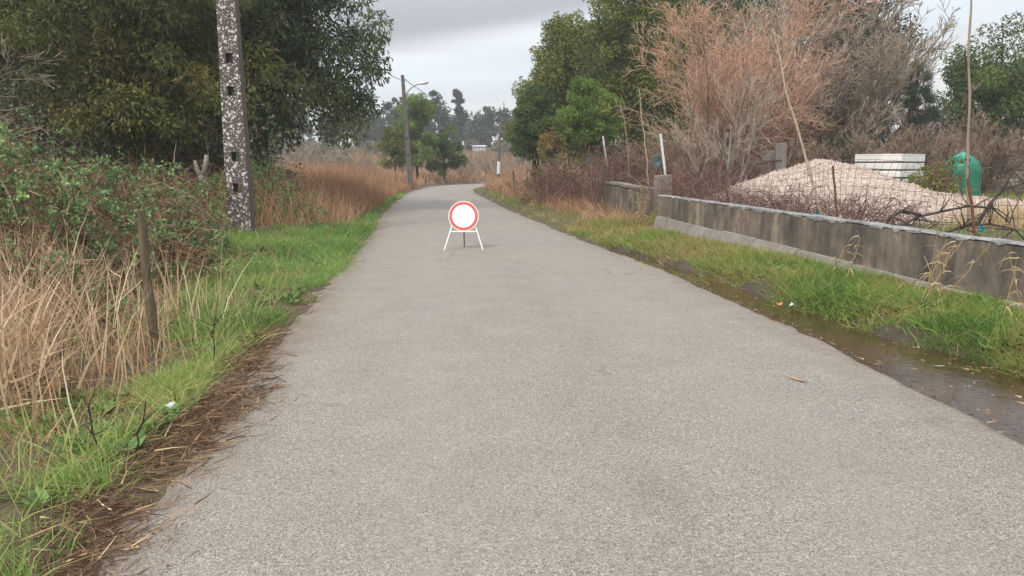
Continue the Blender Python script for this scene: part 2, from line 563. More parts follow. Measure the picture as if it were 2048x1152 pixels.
def mat_lichen_pole():
    mt, nt, out = newmat('lichen_pole')
    v = coords(nt)
    f = noise(nt, v, 25, 5, 0.7)
    base = ramp(nt, [(0.3, (0.075, 0.061, 0.055)), (0.7, (0.155, 0.128, 0.117))], f)
    wv = nt.nodes.new('ShaderNodeVectorMath'); wv.operation = 'ADD'
    nn = nt.nodes.new('ShaderNodeTexNoise'); nn.inputs['Scale'].default_value = 14
    nt.links.new(v, nn.inputs['Vector'])
    sc = nt.nodes.new('ShaderNodeVectorMath'); sc.operation = 'SCALE'; sc.inputs['Scale'].default_value = 0.06
    nt.links.new(nn.outputs['Color'], sc.inputs[0]); nt.links.new(v, wv.inputs[0]); nt.links.new(sc.outputs[0], wv.inputs[1])
    k1 = ramp(nt, [(0.30, (1,) * 3), (0.36, (0,) * 3)], voro(nt, wv.outputs[0], 10.5))
    k2 = ramp(nt, [(0.26, (1,) * 3), (0.34, (0,) * 3)], voro(nt, wv.outputs[0], 21.0))
    msk = ramp(nt, [(0.34, (0,) * 3), (0.44, (1,) * 3)], noise(nt, v, 5.0, 3, 0.6))
    k = mth(nt, 'MULTIPLY', mth(nt, 'MAXIMUM', k1, mth(nt, 'MULTIPLY', k2, 0.9)), msk)
    # lichen lives on the weather side (towards -Y, i.e. normal facing the road's near end)
    ge = nt.nodes.new('ShaderNodeNewGeometry'); sp = nt.nodes.new('ShaderNodeSeparateXYZ')
    nt.links.new(ge.outputs['Normal'], sp.inputs[0])
    side = ramp(nt, [(0.45, (0,) * 3), (0.55, (1,) * 3)], mth(nt, 'MULTIPLY', sp.outputs['Y'], -1.0))
    side = mth(nt, 'MAXIMUM', side, 0.04)
    k = mth(nt, 'MULTIPLY', k, side)
    c = mixc(nt, k, base, mixc(nt, f, (0.52, 0.48, 0.44), (0.74, 0.705, 0.66)))
    principled(nt, out, c, 0.9, bump(nt, mth(nt, 'ADD', k, f), 0.5, 0.006), spec=0.2)
    return mt


def mat_water():
    mt, nt, out = newmat('muddy_water')
    v = coords(nt)
    a = noise(nt, v, 1.1, 5, 0.65, 0.5)
    c = ramp(nt, [(0.3, (0.030, 0.019, 0.010)), (0.7, (0.085, 0.052, 0.026))], a)
    # pollen and froth flecks
    d = voro(nt, v, 7.0)
    k = ramp(nt, [(0.07, (1,) * 3), (0.10, (0,) * 3)], d)
    k = mth(nt, 'MULTIPLY', k, ramp(nt, [(0.5, (0,) * 3), (0.56, (1,) * 3)], noise(nt, v, 1.7, 3)))
    c = mixc(nt, mth(nt, 'MULTIPLY', k, 0.8), c, (0.42, 0.39, 0.33))
    h = mth(nt, 'ADD', noise(nt, v, 9.0, 3, 0.5, 0.6), mth(nt, 'MULTIPLY', noise(nt, v, 34.0, 2), 0.35))
    principled(nt, out, c, 0.03, bump(nt, h, 0.14, 0.02), spec=0.6)
    return mt


def mat_gravel():
    mt, nt, out = newmat('pink_gravel')
    v = coords(nt)
    n = nt.nodes.new('ShaderNodeTexVoronoi'); n.inputs['Scale'].default_value = 30
    nt.links.new(v, n.inputs['Vector'])
    s = nt.nodes.new('ShaderNodeSeparateColor'); nt.links.new(n.outputs['Color'], s.inputs[0])
    c = ramp(nt, [(0.0, (0.30, 0.225, 0.19)), (0.5, (0.47, 0.38, 0.325)), (1.0, (0.63, 0.54, 0.48))], s.outputs[0])
    b = noise(nt, v, 1.3, 5, 0.6)
    c = mixc(nt, 0.6, c, mixc(nt, 1.0, c, ramp(nt, [(0.3, (0.78, 0.74, 0.72)), (0.65, (1.05, 1.03, 1.0))], b), 'MULTIPLY'))
    principled(nt, out, c, 0.95, bump(nt, n.outputs['Distance'], 0.7, 0.03), spec=0.15)
    return mt


def mat_bark(name, lo, hi):
    mt, nt, out = newmat(name)
    v = coords(nt, (1, 1, 0.25))
    b = noise(nt, v, 18, 5, 0.7)
    c = ramp(nt, [(0.3, lo), (0.7, hi)], b)
    principled(nt, out, c, 0.9, bump(nt, b, 0.6, 0.01), spec=0.15)
    return mt


M['asphalt'] = mat_asphalt()
M['soil'] = mat_soil()
M['wall'] = mat_wall()
M['coping'] = mat_coping()
M['footing'] = mat_concrete('footing_concrete', (0.15, 0.135, 0.115), (0.34, 0.31, 0.275))
M['block'] = mat_concrete('block_concrete', (0.12, 0.105, 0.095), (0.28, 0.255, 0.225))
M['polelichen'] = mat_lichen_pole()
M['polegrey'] = mat_concrete('weathered_pole_concrete', (0.07, 0.062, 0.06), (0.19, 0.17, 0.155))
M['water'] = mat_water()
M['gravel'] = mat_gravel()
M['bark_dark'] = mat_bark('dark_bark', (0.025, 0.02, 0.016), (0.07, 0.055, 0.042))
M['bark_grey'] = mat_bark('grey_bark', (0.13, 0.11, 0.09), (0.30, 0.265, 0.22))
M['wood'] = mat_bark('old_stake_wood', (0.075, 0.058, 0.038), (0.18, 0.145, 0.095))
M['deadwood'] = mat_bark('dead_branch_wood', (0.045, 0.036, 0.032), (0.12, 0.10, 0.088))
M['white_paint'] = plain('white_paint', (0.82, 0.82, 0.80), 0.45, 0.04)
M['sign_white'] = plain('sign_white', (0.90, 0.92, 0.92), 0.35, 0.02)
M['sign_red'] = plain('sign_red', (0.62, 0.13, 0.12), 0.4, 0.06)
M['sign_rim'] = plain('sign_rim', (0.86, 0.78, 0.74), 0.4, 0.03)
M['grey_metal'] = plain('grey_metal', (0.20, 0.19, 0.18), 0.5, 0.2, metal=0.4)
M['pipe_white'] = plain('pipe_white', (0.66, 0.68, 0.70), 0.4, 0.1)
M['rust'] = plain('rust', (0.12, 0.05, 0.03), 0.85, 0.4, 30)
M['wire'] = plain('rusted_wire', (0.09, 0.065, 0.055), 0.8, 0.3, 10)
M['cable'] = plain('black_cable', (0.03, 0.03, 0.032), 0.6, 0.1)
M['rope'] = plain('blue_rope', (0.03, 0.20, 0.30), 0.7, 0.2, 30)
M['hose'] = plain('turquoise_hose', (0.06, 0.22, 0.26), 0.5, 0.3, 12)
M['tank_white'] = plain('cream_panel', (0.88, 0.87, 0.82), 0.5, 0.10, 3.0)
M['tank_gap'] = plain('panel_shadow_seam', (0.16, 0.15, 0.13), 0.8, 0.2)
M['igloo'] = plain('green_plastic', (0.010, 0.17, 0.105), 0.5, 0.35, 2.5)
M['igloo_cap'] = plain('faded_green_plastic', (0.07, 0.30, 0.20), 0.5, 0.2, 4)
M['dark_hole'] = plain('hole_black', (0.012, 0.014, 0.013), 0.8, 0.1)  # darkness inside the opening, painted on a solid plug
M['plastic'] = plain('white_plastic', (0.50, 0.52, 0.50), 0.4, 0.1)
M['cane'] = plain('cane', (0.30, 0.24, 0.165), 0.7, 0.25, 12)
M['shed'] = plain('white_shed', (0.52, 0.54, 0.56), 0.7, 0.1, 2)
M['lamp'] = plain('lamp_head', (0.62, 0.63, 0.62), 0.4, 0.1)

G3 = lambda *s: list(s)
M['grass'] = leafmat('grass_green', G3((0.0, (0.070, 0.133, 0.032)), (0.3, (0.144, 0.261, 0.058)), (0.6, (0.224, 0.382, 0.089)), (0.82, (0.321, 0.436, 0.115)), (1.0, (0.492, 0.472, 0.196))), 0.35)
M['grass_mix'] = leafmat('grass_mixed', G3((0.0, (0.077, 0.156, 0.029)), (0.3, (0.171, 0.298, 0.052)), (0.52, (0.295, 0.358, 0.080)), (0.66, (0.343, 0.270, 0.095)), (0.82, (0.259, 0.162, 0.057)), (1.0, (0.472, 0.420, 0.180))), 0.3)
M['reed'] = leafmat('dry_reed', G3((0.0, (0.217, 0.132, 0.080)), (0.35, (0.433, 0.293, 0.181)), (0.7, (0.663, 0.498, 0.325)), (1.0, (0.952, 0.791, 0.580))), 0.25)
M['reed_red'] = leafmat('dry_reed_red', G3((0.0, (0.202, 0.109, 0.062)), (0.4, (0.403, 0.231, 0.131)), (0.75, (0.574, 0.349, 0.202)), (1.0, (0.714, 0.524, 0.323))), 0.25)
M['straw'] = leafmat('yellow_straw', G3((0.0, (0.34, 0.23, 0.11)), (0.5, (0.50, 0.37, 0.19)), (1.0, (0.64, 0.52, 0.32))), 0.3)
M['litter'] = leafmat('brown_litter', G3((0.0, (0.077, 0.047, 0.030)), (0.5, (0.206, 0.125, 0.077)), (0.85, (0.378, 0.242, 0.138)), (1.0, (0.722, 0.519, 0.306))), 0.0, 0.8)
M['acacia'] = leafmat('acacia_leaf', G3((0.0, (0.035, 0.060, 0.025)), (0.5, (0.078, 0.117, 0.043)), (0.85, (0.148, 0.185, 0.072)), (1.0, (0.278, 0.301, 0.129))), 0.25)
M['acacia_olive'] = leafmat('olive_acacia_leaf', G3((0.0, (0.068, 0.083, 0.023)), (0.5, (0.138, 0.156, 0.039)), (0.85, (0.210, 0.216, 0.058)), (1.0, (0.330, 0.255, 0.091))), 0.3)
M['acacia_blue'] = leafmat('bluish_acacia_leaf', G3((0.0, (0.031, 0.050, 0.035)), (0.5, (0.067, 0.098, 0.065)), (1.0, (0.168, 0.203, 0.149))), 0.25)
M['mimosa'] = leafmat('mimosa_leaf', G3((0.0, (0.063, 0.090, 0.016)), (0.5, (0.152, 0.186, 0.030)), (0.85, (0.251, 0.264, 0.049)), (1.0, (0.358, 0.295, 0.068))), 0.3)
M['mimosa_deep'] = leafmat('deep_mimosa_leaf', G3((0.0, (0.043, 0.083, 0.020)), (0.5, (0.099, 0.161, 0.034)), (1.0, (0.198, 0.252, 0.061))), 0.3)
M['mimosa_light'] = leafmat('light_mimosa_leaf', G3((0.0, (0.075, 0.145, 0.023)), (0.5, (0.158, 0.255, 0.045)), (1.0, (0.275, 0.372, 0.084))), 0.35)
M['yellow_leaf'] = leafmat('yellowing_leaf', G3((0.0, (0.16, 0.12, 0.04)), (0.5, (0.27, 0.20, 0.06)), (1.0, (0.38, 0.27, 0.10))), 0.3)
M['bramble'] = leafmat('bramble_leaf', G3((0.0, (0.057, 0.108, 0.034)), (0.4, (0.116, 0.209, 0.070)), (0.75, (0.179, 0.304, 0.112)), (0.97, (0.283, 0.444, 0.174)), (1.0, (0.399, 0.485, 0.116))), 0.25, 0.45, 0.5)
M['bramble_dead'] = leafmat('dead_bramble', G3((0.0, (0.081, 0.045, 0.031)), (0.5, (0.196, 0.118, 0.072)), (0.85, (0.345, 0.224, 0.138)), (1.0, (0.529, 0.381, 0.242))), 0.1, 0.8)
M['red_stem'] = leafmat('red_bramble_stem', G3((0.0, (0.075, 0.034, 0.030)), (0.5, (0.16, 0.082, 0.068)), (1.0, (0.30, 0.20, 0.155))), 0.0, 0.7)
M['ivy'] = leafmat('ivy_leaf', G3((0.0, (0.043, 0.067, 0.034)), (0.5, (0.087, 0.115, 0.055)), (1.0, (0.174, 0.182, 0.098))), 0.2, 0.4, 0.5)
M['pine'] = leafmat('pine_needle', G3((0.0, (0.036, 0.068, 0.038)), (0.5, (0.068, 0.111, 0.062)), (1.0, (0.117, 0.163, 0.090))), 0.2)
M['far_pine'] = leafmat('hazed_pine_needle', G3((0.0, (0.036, 0.055, 0.039)), (0.5, (0.060, 0.083, 0.057)), (1.0, (0.102, 0.122, 0.086))), 0.1)  # greyer than the near pine: distance haze mixed into the leaf colour
M['twig_salmon'] = leafmat('salmon_twig', G3((0.0, (0.25, 0.175, 0.135)), (0.5, (0.45, 0.275, 0.195)), (1.0, (0.60, 0.38, 0.27))), 0.0, 0.7)
M['twig_grey'] = leafmat('grey_twig', G3((0.0, (0.149, 0.117, 0.088)), (0.5, (0.284, 0.226, 0.169)), (1.0, (0.432, 0.359, 0.280))), 0.0, 0.8)
M['twig_brown'] = leafmat('brown_twig', G3((0.0, (0.119, 0.084, 0.062)), (0.5, (0.224, 0.160, 0.114)), (1.0, (0.350, 0.265, 0.195))), 0.0, 0.8)
M['scrub'] = leafmat('scrub_leaf', G3((0.0, (0.10, 0.095, 0.06)), (0.5, (0.16, 0.15, 0.095)), (1.0, (0.25, 0.22, 0.15))), 0.1)
M['weed'] = leafmat('broad_weed_leaf', G3((0.0, (0.080, 0.145, 0.039)), (0.5, (0.144, 0.246, 0.065)), (1.0, (0.240, 0.362, 0.117))), 0.3)

# ------------------------------------------------------------------ the lie of the land
CTRL = np.array([(2.2, -14), (1.3, -6), (0.75, 1), (0.68, 3), (0.45, 6.2), (0.15, 9.2), (-0.13, 11.9), (-0.54, 14.7), (-1.47, 22), (-2.15, 27),
                 (-3.25, 37), (-4.1, 46), (-4.45, 53), (-4.2, 60), (-2.7, 66.5), (0.6, 71.5), (6, 75), (16, 79), (34, 84), (90, 100)], float)


def catmull(C, n=16):
    P = np.vstack([2 * C[0] - C[1], C, 2 * C[-1] - C[-2]])
    t = np.linspace(0, 1, n, endpoint=False)[:, None]
    o = []
    for i in range(1, len(P) - 2):
        a, b, c, d = P[i - 1], P[i], P[i + 1], P[i + 2]
        o.append(0.5 * (2 * b + (c - a) * t + (2 * a - 5 * b + 4 * c - d) * t ** 2 + (3 * b - a - 3 * c + d) * t ** 3))
    return np.vstack(o + [C[-1:]])


CL = catmull(CTRL)
CT = nrm(np.gradient(CL, axis=0))
CN = np.stack([-CT[:, 1], CT[:, 0]], -1)           # points to the left of travel
HWY = np.array([-20, 3, 6, 12, 15, 27, 40, 55, 60, 120]); HWV = np.array([4.6, 4.65, 4.94, 4.96, 4.78, 4.5, 4.2, 3.7, 4.2, 4.4]) / 2
HW = np.interp(CL[:, 1], HWY, HWV)


def road_e(x, y):
    """signed side (+ left, - right) and distance outside the road edge"""
    x = np.asarray(x, float).ravel(); y = np.asarray(y, float).ravel()
    e = np.empty(len(x)); s = np.empty(len(x))
    for i in range(0, len(x), 20000):
        dx = x[i:i + 20000, None] - CL[None, :, 0]; dy = y[i:i + 20000, None] - CL[None, :, 1]
        d2 = dx * dx + dy * dy
        j = np.argmin(d2, 1); r = np.arange(len(j))
        lat = dx[r, j] * CN[j, 0] + dy[r, j] * CN[j, 1]
        e[i:i + 20000] = np.sqrt(d2[r, j]) - HW[j]
        s[i:i + 20000] = np.sign(lat)
    return s, e


WALL_Y = np.array([-2, 2.6, 8.1, 18.6, 27, 40]); WALL_X = np.array([7.3, 6.4, 5.45, 3.5, 3.1, 2.9])


def wallx(y):
    return np.interp(y, WALL_Y, WALL_X)


def pudw(y):
    return np.interp(y, [-3, 2, 4, 6, 8, 10, 12.5, 15, 17], [1.0, 1.3, 1.2, 0.98, 0.70, 0.56, 0.42, 0.25, 0.05])


WET = {}


def H(x, y):
    x = np.asarray(x, float); y = np.asarray(y, float); sh = x.shape
    x = x.ravel(); y = y.ravel()
    s, e = road_e(x, y)
    rough = (fbm(x * 1.3, y * 1.3, 3, 4) - 0.5)
    fine = (fbm(x * 6, y * 6, 5, 3) - 0.5)
    on = -0.07
    left = 0.015 + 0.10 * sst(e, 0.2, 2.2) + 0.38 * sst(e, 1.8, 6.5) + rough * 0.10 * sst(e, 0, 1.5) + fine * 0.05
    pw = pudw(y) * (0.8 + 0.5 * fbm(y * 1.1, y * 0 + 3, 9, 3))
    near = sst(-y, -18.0, -14.5)
    right = 0.02 + 0.10 * sst(e, 0.1, 1.6) + rough * 0.12 * sst(e, 0, 1.2) + fine * 0.05
    dip = -0.14 * (1 - sst(e / np.maximum(pw, 0.05), 0.75, 1.35)) * near
    right = right * (1 - (1 - sst(e / np.maximum(pw, 0.05), 0.75, 1.5)) * near) + dip + fine * 0.03 * near
    wx = wallx(y)
    yard = sst(x, wx + 0.1, wx + 0.5) * (1 - sst(y, 50, 60)) * (s < 0)
    right = right * (1 - yard) + (0.42 + rough * 0.15) * yard
    WET['v'] = (s < 0) * near * np.exp(-((e - pw * 0.5) / (pw * 0.75 + 0.12)) ** 2)
    h = np.where(e < -0.25, on, np.where(s > 0, left, right))
    tr = sst(e, -0.25, 0.05)
    h = on * (1 - tr) + np.where(s > 0, left, right) * tr
    far = sst(e, 3, 25)
    h = h + far * (4.2 * sst(y, 82, 135) + 5.0 * sst(y, 130, 320)) + far * 2.0 * sst(np.abs(x), 60, 250)
    return h.reshape(sh)


def h1(x, y):
    return float(H(np.array([x]), np.array([y]))[0])


def axis(fine, lo, hi, step, end):
    a = list(np.arange(lo, hi + 1e-6, step))
    st = step
    while a[-1] < end:
        st *= 1.18
        a.append(a[-1] + st)
    st = step; b = []
    c = lo
    while c > -end:
        st *= 1.18
        c -= st
        b.append(c)
    return np.array(b[::-1] + a)


def build_ground():
    xs = axis(None, -6.0, 7.0, 0.1, 1500); ys = axis(None, 1.5, 18, 0.13, 1500)
    X, Y = np.meshgrid(xs, ys, indexing='ij')
    Z = H(X, Y)
    nx, ny = X.shape
    i = np.arange(nx - 1)[:, None]; j = np.arange(ny - 1)[None, :]
    f = np.stack([i * ny + j, (i + 1) * ny + j, (i + 1) * ny + j + 1, i * ny + j + 1], -1).reshape(-1, 4)
    m = MB().add(np.stack([X, Y, Z], -1).reshape(-1, 3), f, None, WET['v'].ravel())
    tag(obj('ground', m, M['soil'], smooth=True), kind='structure')


build_ground()


def build_road():
    # resample the centre line finely
    d = np.concatenate([[0], np.cumsum(np.linalg.norm(np.diff(CL, axis=0), axis=1))])
    q = np.concatenate([np.arange(0, 55, 0.12), np.arange(55, d[-1], 0.5)])
    C = np.stack([np.interp(q, d, CL[:, k]) for k in (0, 1)], -1)
    Nn = nrm(np.stack([np.interp(q, d, CN[:, k]) for k in (0, 1)], -1))
    hw = np.interp(q, d, HW)
    jl = (fbm(q * 1.4, q * 0, 21, 5) - 0.5) * 0.30 + 0.09 + (fbm(q * 9, q * 0 + 4, 33, 3) - 0.5) * 0.08
    jr = (fbm(q * 1.4, q * 0 + 7, 31, 5) - 0.5) * 0.18 - 0.07 + (fbm(q * 9, q * 0 + 2, 32, 3) - 0.5) * 0.07
    u = np.array([-1, -0.985, -0.95, -0.9, -0.8, -0.6, -0.4, -0.2, 0, 0.2, 0.4, 0.6, 0.8, 0.9, 0.95, 0.985, 1.0])
    half = np.where(u[None, :] > 0, (hw + jl)[:, None], (hw + jr)[:, None])
    off = u[None, :] * half
    P = C[:, None, :] + Nn[:, None, :] * off[:, :, None]
    z = 0.045 * (1 - u ** 2)[None, :] + 0.006 + (fbm(P[..., 0] * 0.9, P[..., 1] * 0.9, 41, 3) - 0.5) * 0.025
    edge = np.clip((np.abs(u) - 0.8) / 0.2, 0, 1)[None, :] * np.ones_like(z)
    edge = edge * np.where(u[None, :] > 0, 1.0, 0.55)
    V = np.concatenate([P, z[..., None]], -1)
    # a dropped edge on both sides: broken asphalt is about 8 cm thick
    lo0 = V[:, :1].copy(); lo0[..., 2] -= 0.10
    lo1 = V[:, -1:].copy(); lo1[..., 2] -= 0.10
    V = np.concatenate([lo0, V, lo1], 1); E = np.concatenate([edge[:, :1], edge, edge[:, -1:]], 1)
    n, k = V.shape[:2]
    i = np.arange(n - 1)[:, None]; j = np.arange(k - 1)[None, :]
    f = np.stack([i * k + j, i * k + j + 1, (i + 1) * k + j + 1, (i + 1) * k + j], -1)[:, :, ::-1].reshape(-1, 4)
    m = MB().add(V.reshape(-1, 3), f, None, E.ravel())
    m.extra['lateral'] = np.broadcast_to(np.concatenate([[-1], u, [1]])[None, :], (n, k)) * 1.0
    tag(obj('road', m, M['asphalt'], smooth=True), kind='structure')


build_road()


def build_water():
    ys = np.linspace(-1, 17.5, 100)
    c = np.interp(ys, CL[:, 1], CL[:, 0]); hw = np.interp(ys, HWY, HWV)
    L = c + hw - 0.35; Rr = c + hw + pudw(ys) * 1.5 + 0.15
    V = np.concatenate([np.stack([L, ys, np.full_like(ys, -0.052)], -1), np.stack([Rr, ys, np.full_like(ys, -0.052)], -1)])
    n = len(ys); i = np.arange(n - 1)
    m = MB().add(V, np.stack([i, i + n, i + n + 1, i + 1], -1))
    tag(obj('puddle', m, M['water']), kind='structure')


build_water()

# ------------------------------------------------------------------ the concrete wall along the yard
def build_wall():
    reseed('build_wall')
    ys = np.array([2.2, 8.1, 18.6])
    top = lambda y: np.interp(y, [2.2, 8.1, 18.5], [0.68, 0.76, 0.90])
    bot = lambda y: np.interp(y, [2.2, 8.1, 18.5], [0.02, 0.15, 0.44])
    t = thing('concrete_wall', 'long low concrete wall with dark rain streaks and pale lichen and painted skylight on its top', 'wall', (0, 0, 0))
    yy = np.linspace(18.55, 2.2, 420)
    xx = wallx(yy)
    th = 0.20
    # body: front, top edge chipped a little, back
    ch = (fbm(yy * 4, yy * 0, 51, 4) - 0.5) * 0.014
    fr = (fbm(yy * 2.5, yy * 0 + 5, 52, 4) - 0.5) * 0.012
    sec = []
    zt = top(yy) + ch
    zb = bot(yy)
    prof = [(fr, zb - 0.35), (fr, zb), (fr + 0.002, (zb + zt) / 2), (fr, zt - 0.02), (fr + th, zt - 0.02), (fr + th, zb - 0.35)]
    V = np.stack([np.stack([xx + p[0], yy, p[1] + 0 * yy], -1) for p in prof], 1)
    n, k = V.shape[:2]
    i = np.arange(n - 1)[:, None]; j = np.arange(k - 1)[None, :]
    f = np.stack([i * k + j, i * k + j + 1, (i + 1) * k + j + 1, (i + 1) * k + j], -1).reshape(-1, 4)
    e0 = [(0, 5, 4, 3), (0, 3, 2, 1)]
    m = MB().add(V.reshape(-1, 3), np.vstack([f, e0]))
    obj('wall_body', m, M['wall'], t)
    # the weathered top course, pale from lichen and painted-in skylight, 4 mm proud on both sides
    w0 = fr - 0.006 - np.abs(fbm(yy * 9, yy * 0, 53, 3) - 0.5) * 0.02
    thick = 0.004 + np.clip(fbm(yy * 7, yy * 0 + 2, 54, 5) - 0.42, 0, 1) * 0.14
    prof = [(w0, zt - thick), (w0 + 0.004, zt + 0.004), (w0 + 0.03, zt + 0.018), (fr + th - 0.02, zt + 0.018 + ch * 0.3), (fr + th + 0.006, zt - 0.03)]
    V = np.stack([np.stack([xx + p[0], yy, p[1] + 0 * yy], -1) for p in prof], 1)
    k = V.shape[1]; j = np.arange(k - 1)[None, :]
    f = np.stack([i * k + j, i * k + j + 1, (i + 1) * k + j + 1, (i + 1) * k + j], -1).reshape(-1, 4)
    m = MB().add(V.reshape(-1, 3), f, [(0, 2, 1), (0, 3, 2), (0, 4, 3)])
    obj('coping', m, M['coping'], t)
    # sloping footing slabs set against the foot of the wall, each with its joint
    ends = [18.45, 17.75, 16.4, 15.0, 13.7, 12.3, 10.9, 9.6, 8.3, 7.0, 5.6, 4.2, 2.6]
    for a, b in zip(ends[:-1], ends[1:]):
        y2 = np.linspace(a - 0.02, b + 0.03, 9)
        x2 = wallx(y2)
        zb2 = bot(y2) + rng.uniform(-0.02, 0.02)
        lean = 0.20 + rng.uniform(-0.04, 0.05)
        nz = (fbm(y2 * 3, y2 * 0 + a, 57, 3) - 0.5) * 0.03
        prof = [(-lean, np.full(9, -0.15) + 0.0), (-lean + 0.02 + nz, zb2 - 0.27), (-0.075 + nz, zb2 - 0.012), (-0.012, zb2 + 0.0), (-0.012, zb2 * 0 - 0.15)]
        V = np.stack([np.stack([x2 + p[0], y2, p[1] + 0 * y2], -1) for p in prof], 1)
        n2, k = V.shape[:2]
        i2 = np.arange(n2 - 1)[:, None]; j = np.arange(k - 1)[None, :]
        f = np.stack([i2 * k + j, i2 * k + j + 1, (i2 + 1) * k + j + 1, (i2 + 1) * k + j], -1).reshape(-1, 4)
        l = (n2 - 1) * k
        m = MB().add(V.reshape(-1, 3), f, [(0, 2, 1), (0, 3, 2), (0, 4, 3), (l, l + 1, l + 2), (l, l + 2, l + 3), (l, l + 3, l + 4)])
        obj('footing_slab', m, M['footing'], t)


build_wall()


def build_low_wall():
    t = thing('low_wall', 'short concrete wall end with pale flat top between the two white stakes', 'wall', (0, 0, 0))
    yy = np.linspace(26.2, 20.9, 30); xx = np.interp(yy, [20.8, 26.2], [3.72, 3.15])
    zt = np.interp(yy, [20.8, 26.2], [0.97, 1.07]) + (fbm(yy * 3, yy * 0, 61, 3) - 0.5) * 0.04
    def strip(prof):
        V = np.stack([np.stack([xx + p[0], yy, p[1] + 0 * yy], -1) for p in prof], 1)
        n, k = V.shape[:2]
        i = np.arange(n - 1)[:, None]; j = np.arange(k)[None, :]
        f = np.stack([i * k + j, i * k + (j + 1) % k, (i + 1) * k + (j + 1) % k, (i + 1) * k + j], -1).reshape(-1, 4)
        l = (n - 1) * k
        return MB().add(V.reshape(-1, 3), np.vstack([f, [(3, 2, 1, 0), (l, l + 1, l + 2, l + 3)]]))
    obj('wall_body', strip([(0, yy * 0 - 0.05), (0, zt - 0.05), (0.22, zt - 0.05), (0.22, yy * 0 - 0.05)]), M['wall'], t)
    obj('coping', strip([(-0.03, zt - 0.047), (-0.03, zt + 0.03), (0.26, zt + 0.03), (0.26, zt - 0.047)]), M['footing'], t)


build_low_wall()


def pillar(loc, w, dp, h, lean, plabel, slabel, stake_top, grp):
    m = MB()
    a = np.array([[-w / 2, -dp / 2], [w / 2, -dp / 2], [w / 2, dp / 2], [-w / 2, dp / 2]])
    lv = [(-0.1, 1.06), (h * 0.5, 1.02), (h - 0.03, 0.98), (h, 0.90)]
    V = np.concatenate([np.concatenate([a * s + rng.normal(0, 0.008, (4, 2)), np.full((4, 1), z)], 1) for z, s in lv])
    f = [(4 * k + q, 4 * k + (q + 1) % 4, 4 * k + 4 + (q + 1) % 4, 4 * k + 4 + q) for k in range(3) for q in range(4)] + [(12, 13, 14, 15)]
    m.add(V, f)
    p = obj('concrete_pillar', m, M['block'], None, loc, (RAD(lean[0]), RAD(lean[1]), RAD(-12)))
    tag(p, plabel, 'pillar', grp)
    s = MB()
    b = np.array([loc[0], loc[1], loc[2] + h - 0.05]); e = np.array(stake_top)
    P = np.linspace(b, e, 5)[None]
    tubes(s, P - b, np.full((1, 5), 0.032), 10, cap=True)
    o = obj('white_stake', s, M['pipe_white'], None, tuple(b))
    tag(o, slabel, 'stake', 'white stakes')


pillar((3.33, 27.0, 0.25), 0.50, 0.4, 1.18, (0, -6), 'smaller weathered concrete pillar at the far end of the low wall', 'white stake leaning out of the far concrete pillar', (3.14, 27, 2.62), 'concrete pillars')
pillar((4.02, 20.3, 0.25), 0.46, 0.4, 1.12, (0, -4), 'weathered concrete pillar at the near wall corner below a white stake', 'taller white stake standing on the near concrete pillar', (3.85, 20.3, 2.43), 'concrete pillars')


def slab():
    t = thing('concrete_post', 'tall grey concrete slab post standing behind the gravel heap', 'post', (8.4, 24.6, 0.35), RAD(-8))
    m = MB(); box(m, (-0.10, -0.08, -0.1), (0.24, 0.1, 1.97)); obj('slab', m, M['footing'], t)
    m = MB(); box(m, (-0.52, -0.05, -0.1), (-0.115, 0.07, 1.75)); obj('side_panel', m, M['block'], t)
    m = MB(); tubes(m, np.array([[(-0.5, -0.1, 1.38), (0.0, -0.1, 1.42), (0.1, -0.1, 1.43)], [(-0.12, -0.11, 1.41), (-0.12, -0.11, 0.6), (-0.12, -0.11, 0.0)]]), np.full((2, 3), 0.022), 6, cap=True)
    obj('rusty_bracket', m, M['rust'], t)


slab()


# ------------------------------------------------------------------ poles
def holed_pole(t, w0, w1, d0, d1, h, holes, mat, hw=0.085, hh=0.10):
    """tapered rectangular concrete pole with real openings through it"""
    zs = [-0.3]
    for z in holes:
        zs += [z - hh, z + hh]
    zs.append(h)
    extra = []
    for a, b in zip(zs[:-1], zs[1:]):
        extra.append(a)
        if b - a > 0.5:
            extra.append((a + b) / 2)
    zs = np.array(extra + [h])
    ish = [any(abs((a + b) / 2 - z) < hh * 0.9 for z in holes) for a, b in zip(zs[:-1], zs[1:])]
    m = MB()
    def W(z): return np.interp(z, [0, h], [w0, w1]) / 2
    def Dp(z): return np.interp(z, [0, h], [d0, d1]) / 2
    cx = lambda z: np.array([-W(z), -hw * W(z) / (w0 / 2), hw * W(z) / (w0 / 2), W(z)])
    V = []
    for z in zs:
        for sy in (-1, 1):
            for x in cx(z):
                V.append((x, sy * Dp(z), z))
    V = np.array(V)
    q = []
    for r in range(len(zs) - 1):
        a, b = r * 8, (r + 1) * 8
        for c in range(3):
            if c == 1 and ish[r]:
                continue
            q.append((a + c, a + c + 1, b + c + 1, b + c))
            q.append((a + 4 + c + 1, a + 4 + c, b + 4 + c, b + 4 + c + 1))
        q.append((a + 3, a + 7, b + 7, b + 3)); q.append((a + 4, a, b, b + 4))
        if ish[r]:
            q += [(a + 1, b + 1, b + 5, a + 5), (a + 2, a + 6, b + 6, b + 2), (a + 1, a + 5, a + 6, a + 2), (b + 1, b + 2, b + 6, b + 5)]
    l = (len(zs) - 1) * 8
    q += [(l, l + 1, l + 5, l + 4), (l + 1, l + 2, l + 6, l + 5), (l + 2, l + 3, l + 7, l + 6)]
    m.add(V, q)
    o = obj('shaft', m, mat, t)
    bv = o.modifiers.new('bevel', 'BEVEL'); bv.width = 0.012; bv.segments = 2; bv.limit_method = 'ANGLE'; bv.angle_limit = RAD(50)
    return o


